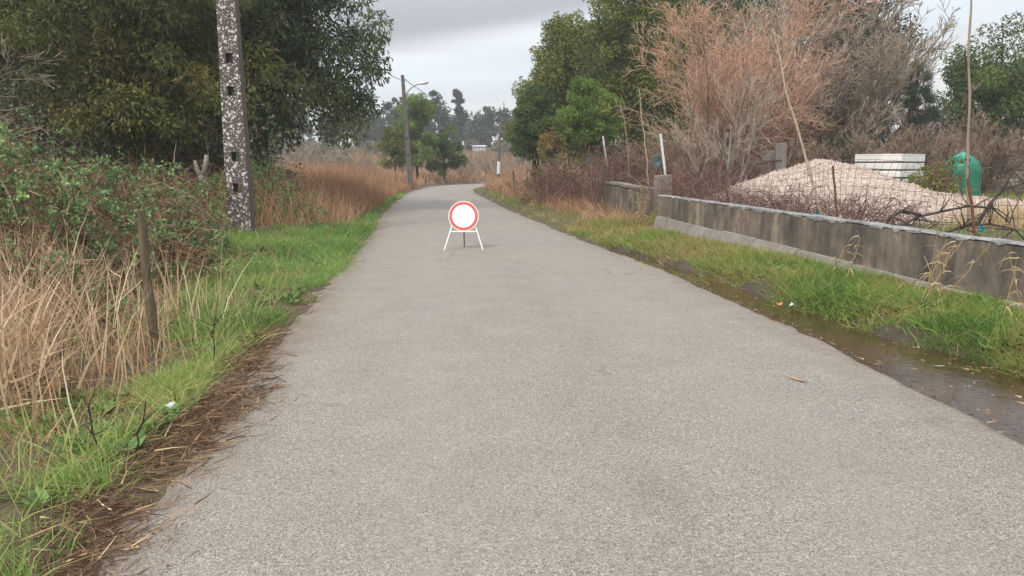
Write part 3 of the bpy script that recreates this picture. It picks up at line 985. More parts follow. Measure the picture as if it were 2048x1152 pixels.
t = thing('concrete_pole', 'thick concrete utility pole with square holes, speckled with white lichen, in the left verge', 'utility pole', (-5.98, 17.0, h1(-5.98, 17)), 0, None, (0, RAD(-0.5), RAD(2)))
holed_pole(t, 0.51, 0.30, 0.34, 0.22, 9.2, [0.95, 1.62, 3.0, 3.68, 5.05, 5.73, 7.1], M['polelichen'], 0.082, 0.092)
m = MB(); box(m, (-0.45, -0.16, 8.72), (0.45, -0.105, 8.80)); obj('crossarm', m, M['grey_metal'], t)

t = thing('lamp_pole', 'leaning concrete pole carrying a street lamp on a curved arm beside the road', 'street lamp', (-7.05, 54.0, h1(-7.05, 54) - 0.05), 0, None, (0, RAD(-3.1), 0))
holed_pole(t, 0.37, 0.21, 0.30, 0.2, 7.75, [1.2, 2.4, 3.5, 4.6], M['polegrey'], 0.07, 0.09)
m = MB()
arc = np.array([(0.12, -0.15, 6.35), (0.25, -0.18, 6.55), (0.45, -0.2, 6.76), (0.75, -0.2, 6.96), (1.08, -0.2, 7.08)])
tubes(m, arc[None], np.full((1, 5), 0.038), 8, cap=True); obj('lamp_arm', m, M['grey_metal'], t)
m = MB()
lx = np.array([1.18, 1.28, 1.45, 1.7, 1.9, 1.98]) - 0.2
tubes(m, np.stack([lx, lx * 0 - 0.2, 7.08 + (lx - 0.98) * 0.10], -1)[None], np.array([[0.03, 0.075, 0.085, 0.12, 0.10, 0.02]]), 10, cap=True)
hd = obj('lamp_head', m, M['lamp'], t, smooth=True)
m = MB(); lathe(m, [(0.0, -0.075), (0.06, -0.06), (0.095, 0.0)], 12)
obj('lamp_bowl', m, M['sign_white'], hd, (1.54, -0.2, 7.075), smooth=True)
m = MB(); tubes(m, np.array([[(0.10, -0.14, 7.4), (0.26, -0.14, 7.4)]]), np.full((1, 2), 0.03), 6, cap=True); obj('insulator', m, M['cable'], t)

t = thing('far_pole', 'slim grey pole at the far road bend, white band near its foot', 'utility pole', (-1.35, 76.0, h1(-1.35, 76) - 0.05), 0, None, (0, RAD(2.0), 0))
m = MB(); zz = np.linspace(0, 5.75, 8); tubes(m, np.stack([zz * 0, zz * 0, zz], -1)[None], np.interp(zz, [0, 5.7], [0.19, 0.12])[None], 10, cap=True)
obj('shaft', m, M['polegrey'], t, smooth=True)
m = MB(); zz = np.linspace(0.75, 1.95, 4); tubes(m, np.stack([zz * 0, zz * 0, zz], -1)[None], np.interp(zz, [0, 5.7], [0.196, 0.126])[None], 10)
obj('painted_band', m, M['pipe_white'], t, smooth=True)


def cable(a, b, sag, r, label, n=24):
    s = np.linspace(0, 1, n)[:, None]
    P = np.array(a) * (1 - s) + np.array(b) * s
    P[:, 2] -= sag * 4 * (s * (1 - s))[:, 0]
    m = MB(); tubes(m, (P - P[0])[None], np.full((1, n), r), 5)
    tag(obj('power_cable', m, M['cable'], None, tuple(P[0])), label, 'cable', 'overhead cables')


cable((-5.95, 16.9, 8.9), (-7.62, 53.9, 7.42), 1.15, 0.022, 'black overhead cable coming to the lamp pole out of the big tree')
cable((-7.30, 53.9, 7.42), (-1.17, 75.9, 5.62), 0.62, 0.024, 'black overhead cable sagging from the lamp pole to the far slim pole')

# ------------------------------------------------------------------ road sign on its trestle
def disc(m, r0, r1, y, S=64, cz=0.0):
    a = np.arange(S) * 2 * PI / S
    if r0 <= 0:
        V = np.concatenate([np.stack([r1 * np.cos(a), 0 * a + y, cz + r1 * np.sin(a)], -1), [[0, y, cz]]])
        m.add(V, None, [(S, k, (k + 1) % S) for k in range(S)])
    else:
        V = np.concatenate([np.stack([r * np.cos(a), 0 * a + y, cz + r * np.sin(a)], -1) for r in (r0, r1)])
        m.add(V, [(k, S + k, S + (k + 1) % S, (k + 1) % S) for k in range(S)])


def build_sign():
    t = thing('road_sign', 'round white road-closed sign with thin red ring on a folding trestle', 'road sign', (-0.91, 14.45, 0.045), RAD(2))
    tilt = RAD(-9)
    Rr = 0.285
    a = np.arange(64) * 2 * PI / 64
    m = MB()
    V = np.concatenate([np.stack([Rr * np.cos(a), 0 * a + yv, Rr * np.sin(a)], -1) for yv in (0.0, 0.022)] + [[[0, 0, 0]], [[0, 0.022, 0]]])
    m.add(V, [(k, 64 + k, 64 + (k + 1) % 64, (k + 1) % 64) for k in range(64)], [(128, (k + 1) % 64, k) for k in range(64)] + [(129, 64 + k, 64 + (k + 1) % 64) for k in range(64)])
    pl = obj('sign_plate', m, M['sign_rim'], t, (0, 0, 0.625), (tilt, 0, 0))
    m = MB(); disc(m, 0.214, 0.268, -0.003); obj('red_ring', m, M['sign_red'], pl)
    m = MB(); disc(m, 0, 0.2145, -0.0045); obj('white_field', m, M['sign_white'], pl)
    for s in (-1, 1):
        m = MB()
        tubes(m, np.array([[(0.36 * s, -0.16, 0.0), (0.285 * s, -0.065, 0.24), (0.205 * s, 0.045, 0.50), (0.17 * s, 0.075, 0.62)]]), np.full((1, 4), 0.0125), 6, cap=True)
        obj('front_leg', m, M['white_paint'], t)
    m = MB(); tubes(m, np.array([[(-0.25, -0.035, 0.335), (0.25, -0.035, 0.335)]]), np.full((1, 2), 0.014), 6, cap=True)
    obj('crossbar', m, M['white_paint'], t)
    m = MB(); tubes(m, np.array([[(0.0, 0.38, 0.0), (0.0, 0.22, 0.35), (0.0, 0.09, 0.64)]]), np.full((1, 3), 0.014), 6, cap=True)
    obj('rear_leg', m, M['grey_metal'], t)
    m = MB(); tubes(m, np.array([[(-0.15, 0.085, 0.63), (0.15, 0.085, 0.63)]]), np.full((1, 2), 0.012), 6, cap=True)
    obj('top_bar', m, M['white_paint'], t)


build_sign()

# ------------------------------------------------------------------ yard: gravel, crate, igloo, branches, fence
def build_heap():
    reseed('build_heap')
    xs = np.linspace(4.2, 16.0, 130); ys = np.linspace(14.5, 25.5, 100)
    X, Y = np.meshgrid(xs, ys, indexing='ij')
    def cone(cx, cy, rx, ry, h, p=1.25):
        d = np.sqrt(((X - cx) / rx) ** 2 + ((Y - cy) / ry) ** 2)
        return h * (np.sqrt(np.maximum(0, 1 - np.clip(d, 0, 1) ** p) + 0) ** 1.5)
    Z = np.maximum.reduce([cone(7.85, 19.8, 3.3, 4.2, 1.40, 1.0), cone(9.4, 19.2, 3.5, 3.4, 0.76, 1.0), cone(11.6, 19.0, 3.6, 2.8, 0.38, 1.2), cone(6.6, 18.6, 1.7, 2.6, 0.45, 1.1), cone(13.5, 19.0, 2.4, 2.2, 0.24, 1.2)])
    # soften where the cones meet
    for _ in range(10):
        Z[1:-1, 1:-1] = (Z[1:-1, 1:-1] * 2 + Z[:-2, 1:-1] + Z[2:, 1:-1] + Z[1:-1, :-2] + Z[1:-1, 2:]) / 6
    mask = sst(Z, 0.0, 0.12)
    Z = Z + mask * ((fbm(X * 1.6, Y * 1.6, 71, 4) - 0.5) * 0.26 + (fbm(X * 14, Y * 14, 72, 2) - 0.5) * 0.05)
    Zg = H(X, Y)
    Zw = np.where(Z > 0.02, Zg + Z, Zg - 0.15)
    nx, ny = X.shape
    i = np.arange(nx - 1)[:, None]; j = np.arange(ny - 1)[None, :]
    f = np.stack([i * ny + j, (i + 1) * ny + j, (i + 1) * ny + j + 1, i * ny + j + 1], -1).reshape(-1, 4)
    m = MB().add(np.stack([X, Y, Zw], -1).reshape(-1, 3), f)
    # loose stones on the skin of the heap
    ii = np.argwhere(Z > 0.06)
    pick = ii[rng.integers(0, len(ii), 9000)]
    P = np.stack([X[pick[:, 0], pick[:, 1]], Y[pick[:, 0], pick[:, 1]], Zw[pick[:, 0], pick[:, 1]]], -1)
    P[:, :2] += rng.uniform(-0.045, 0.045, (len(P), 2))
    s = (0.012 + 0.05 * rng.random(len(P)) ** 3)[:, None, None]
    base = np.array([(1, 0, -0.4), (-0.5, 0.85, -0.4), (-0.5, -0.85, -0.4), (0, 0, 1.0)])[None] * rng.uniform(0.6, 1.3, (len(P), 4, 1))
    ang = rng.uniform(0, 2 * PI, len(P)); c, sn = np.cos(ang)[:, None], np.sin(ang)[:, None]
    B = np.stack([base[..., 0] * c - base[..., 1] * sn, base[..., 0] * sn + base[..., 1] * c, base[..., 2]], -1) * s
    b = (np.arange(len(P)) * 4)[:, None]
    f3 = (b[:, :, None] + np.array([(0, 1, 3), (1, 2, 3), (2, 0, 3)])[None]).reshape(-1, 3)
    m.add((P[:, None, :] + B).reshape(-1, 3), None, f3)
    o = obj('gravel_heap', m, M['gravel'], smooth=False)
    tag(o, 'broad heap of pale pinkish gravel behind the concrete wall', 'gravel heap', kind='stuff')


build_heap()


def build_tank():
    t = thing('panelled_crate', 'cream white box of stacked horizontal panels behind the gravel heap', 'crate', (13.25, 26.5, 0.42), RAD(40))
    wx, wy, h = 1.85, 1.6, 1.58
    m = MB(); box(m, (0.03, 0.03, -0.1), (wx - 0.03, wy - 0.03, h - 0.02)); obj('core', m, M['tank_gap'], t)
    n = 6; ph = h / n
    for k in range(n):
        m = MB()
        z0, z1 = k * ph + 0.012, (k + 1) * ph - 0.045
        o = 0.0 + rng.uniform(-0.004, 0.004)
        # panel ring bellied outwards a little
        zz = [z0, z0 + 0.014, (z0 + z1) / 2, z1 - 0.014, z1]; oo = [0.0, 0.012, 0.013, 0.012, 0.0]
        V = []
        for z, q in zip(zz, oo):
            q += o
            V += [(-q, -q, z), (wx + q, -q, z), (wx + q, wy + q, z), (-q, wy + q, z)]
        f = [(4 * a + b, 4 * a + (b + 1) % 4, 4 * a + 4 + (b + 1) % 4, 4 * a + 4 + b) for a in range(4) for b in range(4)] + [(16, 17, 18, 19), (3, 2, 1, 0)]
        m.add(V, f); obj('panel', m, M['tank_white'], t)
    m = MB(); box(m, (-0.012, -0.012, h - 0.04), (wx + 0.012, wy + 0.012, h + 0.012)); lid = obj('lid', m, M['tank_white'], t)
    m = MB(); box(m, (-0.12, 0.35, 0.30), (-0.035, 0.5, 0.46)); obj('valve', m, M['grey_metal'], t)


build_tank()


def build_igloo():
    t = thing('bottle_bank', 'green plastic igloo bottle bank with a dark round opening', 'bottle bank', (15.15, 26.2, 0.40), RAD(-150))
    r = 0.60
    prof = [(0.0, 0.0), (r * 0.95, 0.0), (r, 0.04), (r * 1.03, 0.5), (r * 1.0, 0.92)]
    th = np.linspace(0, PI / 2, 9)
    prof += [(r * math.cos(a) if a < PI / 2 - 0.01 else 0.02, 0.94 + 0.64 * math.sin(a)) for a in th]
    m = MB(); lathe(m, prof, 32); obj('body', m, M['igloo'], t, smooth=True)
    # moulded ribs
    for k in range(8):
        a = k * PI / 4 + 0.2
        pts = [(r * 1.005 * math.cos(a), r * 1.005 * math.sin(a), z) for z in (0.03, 0.4, 0.9)] + [(r * 1.005 * math.cos(q) * math.cos(a), r * 1.005 * math.cos(q) * math.sin(a), 0.94 + 0.645 * math.sin(q)) for q in np.linspace(0.15, 1.35, 6)]
        m = MB(); tubes(m, np.array(pts)[None], np.full((1, 9), 0.028), 6); obj('rib', m, M['igloo'], t, smooth=True)
    m = MB(); lathe(m, [(r * 0.58, 1.42), (r * 0.52, 1.47), (r * 0.3, 1.585), (0.1, 1.615), (0.06, 1.66), (0.01, 1.67)], 24); obj('cap', m, M['igloo_cap'], t, smooth=True)
    a0 = RAD(-119)
    for k, az in enumerate((30, 210)):
        az = RAD(az + 18)
        q = 0.72
        c = np.array([math.cos(az) * r * math.cos(q), math.sin(az) * r * math.cos(q), 0.94 + 0.64 * math.sin(q)])
        nv = np.array([math.cos(az) * math.cos(q), math.sin(az) * math.cos(q), math.sin(q) * 0.8]); nv /= np.linalg.norm(nv)
        m = MB(); tubes(m, np.array([c - nv * 0.03, c + nv * 0.035])[None], np.array([[0.12, 0.105]]), 16, cap=True)
        o = obj('throat', m, M['dark_hole'], t)
        m = MB(); lathe(m, [(0.105, -0.02), (0.135, 0.0), (0.135, 0.03), (0.108, 0.04)], 16)
        ring = obj('throat_ring', m, M['igloo_cap'], o, tuple(c + nv * 0.012))
        ring.rotation_euler = Vector(nv).to_track_quat('Z', 'Y').to_euler()


build_igloo()


def wobble_line(a, b, K, amp, seed):
    g = np.random.default_rng(seed)
    s = np.linspace(0, 1, K)[:, None]
    P = np.array(a) * (1 - s) + np.array(b) * s
    w = np.cumsum(g.normal(0, amp, (K, 3)), 0); w -= w[0] * (1 - s) + w[-1] * s
    return P + w


def cane(a, b, r0, r1, label, seed, name='cane_stake', mat='cane', amp=0.012, knots=True):
    P = wobble_line(a, b, 14, amp, seed)
    rr = np.linspace(r0, r1, 14)
    if knots: rr = rr * (1 + 0.22 * (np.arange(14) % 3 == 1))
    m = MB(); tubes(m, (P - P[0])[None], rr[None], 7, cap=True)
    tag(obj(name, m, M[mat], None, tuple(P[0])), label, 'stake', 'thin stakes in the yard')


cane((5.47, 13.3, 0.42), (4.89, 15.0, 4.15), 0.026, 0.013, 'long straw-coloured cane leaning across the gravel heap', 1)
cane((6.92, 11.5, 0.42), (6.80, 12.0, 4.6), 0.021, 0.013, 'tall thin grey sapling pole rising past the top edge by the bottle bank', 2, 'sapling_pole', 'twig_grey', 0.02)
cane((4.08, 26.0, 0.3), (3.57, 26, 3.6), 0.026, 0.015, 'thin pale cane beside the near white stake, left one of two', 3, amp=0.02)
cane((4.16, 23.0, 0.3), (3.86, 24, 3.9), 0.024, 0.013, 'thin pale cane closest to the near white stake', 4, amp=0.02)


def build_mesh_fence():
    reseed('build_mesh_fence')
    t = thing('wire_mesh_fence', 'sagging rusty wire mesh fence on thin iron posts behind the wall', 'fence', (0, 0, 0))
    L0, L1 = 17.2, 5.6
    def base(u):
        y = L0 + (L1 - L0) * u
        return wallx(y) + 0.34, y
    nu = 78
    us = np.linspace(0, 1, nu); vs = np.linspace(0, 1, 9)
    def surf(u, v):
        x, y = base(u)
        hgt = np.interp(u, [0, 0.25, 0.6, 1], [0.62, 0.95, 1.15, 1.15]) * (0.92 + 0.16 * np.sin(u * 17) * 0.5)
        lean = np.interp(u, [0, 0.5, 1], [0.15, 0.45, 0.25])
        zz = 0.52 + 0.1 + v * hgt
        xx = x + lean * v * 0.6 + 0.10 * np.sin(u * 21 + v * 2) * v
        yy = y + 0.42 * v + 0.06 * np.sin(u * 33) * v
        return np.stack([xx, yy, zz], -1)
    m = MB()
    for u in us:
        P = surf(np.full(9, u), vs) + rng.normal(0, 0.006, (9, 3))
        tubes(m, P[None], np.full((1, 9), 0.0034), 3)
    for v in vs:
        P = surf(us, np.full(nu, v)) + rng.normal(0, 0.006, (nu, 3))
        tubes(m, P[None], np.full((1, nu), 0.0034), 3)
    obj('wire_mesh', m, M['wire'], t)
    for a, b, s in (((3.95, 18.3, 0.4), (3.70, 18.6, 2.2), 5), ((4.60, 16.0, 0.4), (4.33, 16.3, 1.85), 6), ((5.66, 9.2, 0.42), (5.58, 9.5, 1.45), 7), ((5.30, 12.4, 0.42), (5.2, 12.6, 1.6), 8)):
        P = wobble_line(a, b, 8, 0.008, s)
        m = MB(); tubes(m, P[None], np.full((1, 8), 0.017), 6, cap=True); obj('iron_post', m, M['rust'], t)


build_mesh_fence()


def loops(name, c, rad, n, r, mat, label, cat, seed, stretch=1.0):
    g = np.random.default_rng(seed)
    K = 40
    a = np.linspace(0, n * 2 * PI, K)
    rr = rad * (0.6 + 0.4 * np.sin(a * 0.37 + seed)) * (1 + g.normal(0, 0.06, K))
    P = np.stack([rr * np.cos(a), 0.4 * rr * np.sin(a * 1.3), stretch * rr * np.sin(a) + np.linspace(-rad, rad, K) * 0.4 * stretch], -1)
    m = MB(); tubes(m, P[None], np.full((1, K), r), 5, cap=True)
    return tag(obj(name, m, mat, None, c), label, cat)


loops('blue_rope', (5.05, 12.75, 0.84), 0.03, 3, 0.007, M['rope'], 'blue rope knot on the wall top below the leaning cane', 'rope', 1)
loops('blue_rope', (5.60, 9.15, 0.85), 0.035, 3, 0.008, M['rope'], 'bright blue rope tied round the iron post on the wall top', 'rope', 2)
loops('hose_coil', (3.95, 21.2, 1.68), 0.10, 2.5, 0.014, M['hose'], 'turquoise hose coil hanging beside the near white stake', 'hose', 3, 1.8)
loops('hose_coil', (2.75, 27.6, 1.70), 0.09, 2.5, 0.014, M['hose'], 'dull turquoise hose coil in the red brambles beside the far stake', 'hose', 4, 2.0)

# ------------------------------------------------------------------ vegetation makers
def rdir(n):
    return nrm(rng.normal(size=(n, 3)))


def clump_set(M_, rx, ry, z0, z1, cone=0.0, lump=0.25, shell=0.5, low=0.0):
    """clump centres in an uneven crown: ellipsoid from z0 to z1; cone>0 narrows the top"""
    d = rdir(M_)
    u = rng.random(M_) ** shell
    ph = rng.uniform(0, 6, 6)
    az = np.arctan2(d[:, 1], d[:, 0])
    f = 1 + lump * (np.sin(2 * az + ph[0] + 2 * d[:, 2]) * 0.5 + np.sin(3 * az + ph[1] - 3 * d[:, 2]) * 0.4 + np.sin(5 * az + 4 * d[:, 2] + ph[2]) * 0.3)
    zc, zr = (z0 + z1) / 2, (z1 - z0) / 2
    z = d[:, 2] * u
    nar = 1 - cone * (z + 1) / 2 + low * (1 - (z + 1) / 2)
    return np.stack([d[:, 0] * u * rx * f * nar, d[:, 1] * u * ry * f * nar, zc + z * zr * (0.9 + 0.1 * f)], -1), u


def crown_mesh(C, rad, nleaf, ll, lw, droop=0.4, spread=1.0, clumpvar=0.28, flat=0.8, up=0.0, inner=0.33):
    """leaves round clump centres C with radii rad"""
    k = rng.choice(len(C), nleaf, p=rad ** 2 / np.sum(rad ** 2))
    d = rdir(nleaf)
    rr = rad[k] * rng.random(nleaf) ** inner
    P = C[k] + d * rr[:, None] * np.array([1, 1, flat])
    D = nrm(d * 0.7 + rdir(nleaf) * 0.8 + np.array([0, 0, -droop]))
    cv = rng.normal(0, clumpvar, len(C))
    a = np.clip(0.45 + cv[k] + rng.normal(0, 0.17, nleaf), 0, 1)
    m = MB()
    leaves(m, P, D, ll * rng.uniform(0.6, 1.3, nleaf), lw * rng.uniform(0.7, 1.3, nleaf), a, up)
    return m


def limb_mesh(C, base_r, h, nl, lean=(0, 0), start=0.25, stems=1):
    """trunk(s) and limbs running to clump centres"""
    m = MB()
    tops = []
    for s in range(stems):
        off = rng.normal(0, 0.25 if stems > 1 else 0, 2)
        K = 9
        s_ = np.linspace(0, 1, K)
        P = np.stack([off[0] * (0.3 + s_) + lean[0] * s_ + rng.normal(0, 0.04, K) * h * 0.2 * s_, off[1] * (0.3 + s_) + lean[1] * s_ + rng.normal(0, 0.04, K) * h * 0.2 * s_, -0.2 + s_ * (h + 0.2)], -1)
        r = base_r * (1 - 0.85 * s_) * (0.8 if stems > 1 else 1); r[0] *= 1.3
        tubes(m, P[None], r[None], 8)
        tops.append(P)
    idx = rng.choice(len(C), min(nl, len(C)), replace=False)
    Ps, Rs = [], []
    for i in idx:
        T = tops[rng.integers(len(tops))]
        c = C[i]
        z = np.clip(c[2] * rng.uniform(0.45, 0.8), h * start, h * 0.92)
        j = np.interp(z, T[:, 2], np.arange(len(T)))
        j0 = int(j); q = j - j0; j1 = min(j0 + 1, len(T) - 1)
        b = T[j0] * (1 - q) + T[j1] * q
        s_ = np.linspace(0, 1, 6)[:, None]
        P = b * (1 - s_) + c * s_
        P[:, 2] += 0.12 * np.linalg.norm(c - b) * np.sin(s_[:, 0] * PI) * rng.uniform(-0.6, 1)
        P[1:-1] += rng.normal(0, 0.05, (4, 3))
        Ps.append(P); Rs.append(base_r * 0.33 * (1 - z / h * 0.6) * (1 - 0.85 * s_[:, 0]) + 0.006)
    tubes(m, np.array(Ps), np.array(Rs), 5)
    return m


def tree(name, label, loc, h, rx, ry, z0, nclump, crad, nleaf, ll, lw, leaf, cone=0.2, droop=0.4, bark='bark_dark', base_r=0.2, limbs=30, group=None, stems=1, shell=0.5, lump=0.25, up=0.0, low=0.0, lean=(0, 0), cat='tree', inner=0.33, flat=0.8, seed=''):
    reseed(label + seed)
    t = thing(name, label, cat, (loc[0], loc[1], h1(*loc) - 0.03), 0, group)
    C, u = clump_set(nclump, rx, ry, z0, h, cone, lump, shell, low)
    C = C + np.array([lean[0], lean[1], 0]) * (C[:, 2:3] / h)
    rad = crad * rng.uniform(0.55, 1.25, nclump)
    n2 = nclump // 3
    Co = C[:n2] * np.array([1.08, 1.08, 1.03]) + rng.normal(0, crad * 0.5, (n2, 3))
    C2 = np.vstack([C, Co]); r2 = np.concatenate([rad, crad * rng.uniform(0.22, 0.5, n2)])
    obj('trunk', limb_mesh(C, base_r, h * 0.88, limbs, lean, 0.25, stems), M[bark], t, smooth=True)
    obj('crown', crown_mesh(C2, r2, nleaf, ll, lw, droop, up=up, inner=inner, flat=flat), M[leaf], t)
    return t


def bare(loc_h, stems, L0, spread, counts, ratios, angs, r0, K=5, up=0.25, lean=(0, 0, 0), rmin=0.0035, wob=0.06, seed=None, zmin=0.3):
    """returns trunk MB and twig MB of a leafless tree or shrub, grown level by level"""
    g = np.random.default_rng(seed) if seed is not None else rng
    D = nrm(np.stack([g.normal(0, spread, stems), g.normal(0, spread, stems), np.ones(stems)], -1) + np.array(lean))
    B = np.concatenate([g.normal(0, 0.12 * min(1, spread * 2), (stems, 2)), np.full((stems, 1), -0.15)], 1)
    L = L0 * g.uniform(0.75, 1.1, stems); Rd = r0 * g.uniform(0.7, 1.1, stems)
    trunk, twig = MB(), MB()
    for lev in range(len(counts) + 1):
        n = len(B)
        if lev >= 2: K = 4 if lev == 2 else 3
        s = np.linspace(0, 1, K)
        P = B[:, None, :] + D[:, None, :] * (L[:, None, None] * s[None, :, None])
        w = np.cumsum(g.normal(0, wob, (n, K, 3)), 1) * L[:, None, None] * 0.5
        w -= w[:, :1]
        P = P + w
        P[:, :, 2] += up * L[:, None] * s[None, :] ** 2 * 0.35
        rr = np.maximum(Rd[:, None] * (1 - 0.72 * s[None, :]), rmin)
        a = np.clip(0.35 + 0.12 * lev + g.normal(0, 0.15, n), 0, 1)
        tubes(trunk if lev < 2 else twig, P, rr, 6 if lev == 0 else (5 if lev == 1 else 3), a)
        if lev == len(counts):
            break
        c = counts[lev]
        j = np.repeat(np.arange(n), c)
        tt = g.uniform(zmin if lev == 0 else 0.15, 1.0, len(j))
        fi = tt * (K - 1); i0 = np.minimum(fi.astype(int), K - 2); q = (fi - i0)[:, None]
        Bn = P[j, i0] * (1 - q) + P[j, i0 + 1] * q
        tan = nrm(P[j, i0 + 1] - P[j, i0])
        pr = nrm(np.cross(tan, nrm(g.normal(size=(len(j), 3)))))
        an = np.radians(angs[lev]) * g.uniform(0.6, 1.3, len(j))[:, None]
        D = nrm(tan * np.cos(an) + pr * np.sin(an) + np.array([0, 0, up * 0.5]))
        L = L[j] * ratios[lev] * (1.15 - 0.5 * tt) * g.uniform(0.6, 1.2, len(j))
        Rd = np.maximum(Rd[j] * (1 - 0.6 * tt) * 0.55, rmin)
        B = Bn
    return trunk, twig


def bare_tree(name, label, loc, trunkmat, twigmat, group=None, cat='tree', **k):
    t = thing(name, label, cat, (loc[0], loc[1], h1(*loc) - 0.03), 0, group)
    a, b = bare(None, **k)
    obj('trunk' if cat == 'tree' else 'stems', a, M[trunkmat], t)
    obj('twigs', b, M[twigmat], t)
    return t


def bramble_parts(t, rx, ry, h, nleaf, ndead, leaf='bramble', size=0.062, dead='bramble_dead', stems=90, lump=0.42, dsz=1.0):
    """a bramble mound: leaves on an uneven dome, dead leaf strips and arching canes"""
    per = 14
    ns = nleaf // per; nleaf = ns * per
    ph = rng.uniform(0, 6, 5)
    def rf(d, az):
        return 1 + lump * (0.5 * np.sin(2 * az + ph[0] + 3 * d[:, 2]) + 0.5 * np.sin(5 * az + ph[1] + 2 * d[:, 2]) + 0.35 * np.sin(9 * az - 7 * d[:, 2] + ph[2]) + 0.3 * np.sin(13 * d[:, 2] + 4 * az + ph[3]))
    sc = np.array([rx, ry, h])
    # leafy sprays: short canes on the dome, leaves along each
    d = rdir(ns); d[:, 2] = np.abs(d[:, 2]); az = np.arctan2(d[:, 1], d[:, 0])
    C = d * sc * (rf(d, az) * (1 - 0.38 * rng.random(ns) ** 2.0))[:, None]
    sd = nrm(d * 0.5 + rdir(ns) + np.array([0, 0, 0.1])) * rng.uniform(0.12, 0.38, ns)[:, None] * (size / 0.06)
    tt = rng.random((ns, per, 1))
    P = (C[:, None] + sd[:, None] * tt + rng.normal(0, 0.028 * size / 0.06, (ns, per, 3)) - np.array([0, 0, 0.10]) * tt ** 2).reshape(-1, 3)
    dd = np.repeat(d, per, 0)
    D = nrm(dd * 0.5 + rdir(nleaf) * 0.9 + np.array([0, 0, -0.15]))
    pt = np.clip(np.repeat(0.46 + 0.2 * np.sin(3 * az + ph[4] + 5 * d[:, 2]) + rng.normal(0, 0.2, ns), per) + rng.normal(0, 0.13, nleaf), 0, 0.985)
    pt = np.where(rng.random(nleaf) < 0.006, 1.0, pt)
    m = MB(); leaves(m, P, D, size * rng.uniform(0.6, 1.4, nleaf), size * 0.72 * rng.uniform(0.6, 1.3, nleaf), pt)
    obj('leaves', m, M[leaf], t)
    # dead strips
    d = rdir(ndead); d[:, 2] = np.abs(d[:, 2]); az = np.arctan2(d[:, 1], d[:, 0]); f = rf(d, az)
    P = d * sc * (f * (1 - 0.5 * rng.random(ndead)))[:, None]
    D = nrm(rdir(ndead) + np.array([0, 0, 0.35]))
    m = MB(); ribbons(m, P, D, dsz * rng.uniform(0.10, 0.42, ndead), dsz * rng.uniform(0.006, 0.022, ndead), rdir(ndead) * 0.35, rng.random(ndead), 2)
    # arching canes
    n = stems
    a0 = rng.uniform(0, 2 * PI, n); r = rng.uniform(0.5, 1.15, n)
    s = np.linspace(0, 1, 7)
    B = np.stack([np.cos(a0) * 0.25 * rx, np.sin(a0) * 0.25 * ry, np.zeros(n)], -1)
    E_ = np.stack([np.cos(a0 + rng.normal(0, .4, n)) * rx * r, np.sin(a0) * ry * r, h * rng.uniform(0.1, 0.9, n)], -1)
    Pc = B[:, None] * (1 - s)[None, :, None] + E_[:, None] * s[None, :, None]
    Pc[:, :, 2] += (h * rng.uniform(0.3, 0.75, n))[:, None] * np.sin(s * PI)[None]
    tubes(m, Pc, 0.006 * np.ones((n, 7)) * (1.2 - 0.7 * s)[None], 3, rng.random(n))
    obj('dead_stems', m, M[dead], t)


def bramble(label, loc, rx, ry, h, nleaf=9000, ndead=1500, group='bramble bushes', name='bramble_bush', **k):
    reseed(label)
    t = thing(name, label, 'bush', (loc[0], loc[1], h1(*loc) - 0.05), rng.uniform(0, 6), group)
    bramble_parts(t, rx, ry, h, nleaf, ndead, **k)
    return t


# ------------------------------------------------------------------ left: big dark trees
LG = 'evergreen trees left of the road'
tree('acacia_tree', 'big dark acacia overhanging the roadside, its right edge against the sky', (-8.5, 26.5), 10.2, 4.5, 4.0, 1.4, 170, 0.9, 80000, 0.21, 0.063, 'acacia', 0.12, 0.7, base_r=0.28, limbs=45, group=LG, lump=0.15, up=0.0)
tree('acacia_tree', 'olive-yellow acacia left of the lichen-speckled pole', (-10.3, 21.5), 9.2, 3.6, 3.2, 0.5, 150, 0.8, 66000, 0.17, 0.052, 'acacia_olive', 0.25, 0.6, base_r=0.2, limbs=35, group=LG, lump=0.35)
tree('acacia_tree', 'dark olive acacia at the left picture edge behind bare branches', (-16.2, 23.5), 9.5, 4.0, 3.5, 1.2, 110, 0.9, 36000, 0.21, 0.068, 'acacia_olive', 0.15, 0.6, base_r=0.22, limbs=30, group=LG)
tree('acacia_tree', 'dusky blue-green acacia directly behind the lichen-speckled pole', (-12.0, 29.5), 11.0, 4.2, 3.5, 1.0, 120, 0.95, 36000, 0.23, 0.072, 'acacia_blue', 0.1, 0.6, base_r=0.25, limbs=30, group=LG)
tree('acacia_tree', 'dark acacia deep behind the left-hand bramble bank', (-20.5, 30), 11.0, 5.0, 4.0, 0.8, 110, 1.1, 18000, 0.31, 0.10, 'acacia', 0.1, 0.5, base_r=0.25, limbs=25, group=LG)
LS = 'shrubs under the left trees'
for (x, y, r, h, nl, lab) in ((-9.0, 22.5, 2.2, 2.3, 9000, 'dark shrub under the acacias just right of the lichen-speckled pole'),
                              (-12.2, 21.5, 2.8, 3.4, 10000, 'dark shrub under the olive acacia behind the brambles'),
                              (-16.0, 19.0, 2.8, 2.5, 9000, 'dark shrub behind the bare branches at the left edge'),
                              (-13.5, 26.5, 3.6, 5.0, 10000, 'tall dark shrub in shade between the left acacias')):
    bramble(lab, (x, y), r, r * 0.8, h, nl, 700, LS, 'shade_shrub', leaf='ivy', size=0.12, dsz=1.4)

t = bare_tree('bare_tree', 'leafless tree with drooping pale branches at the left picture edge', (-10.9, 15.5), 'bark_dark', 'twig_grey', None, stems=3, L0=3.0, spread=0.35, counts=(6, 6, 6), ratios=(0.62, 0.6, 0.55), angs=(45, 40, 35), r0=0.085, up=-0.12, lean=(0.25, -0.1, 0), seed=5)

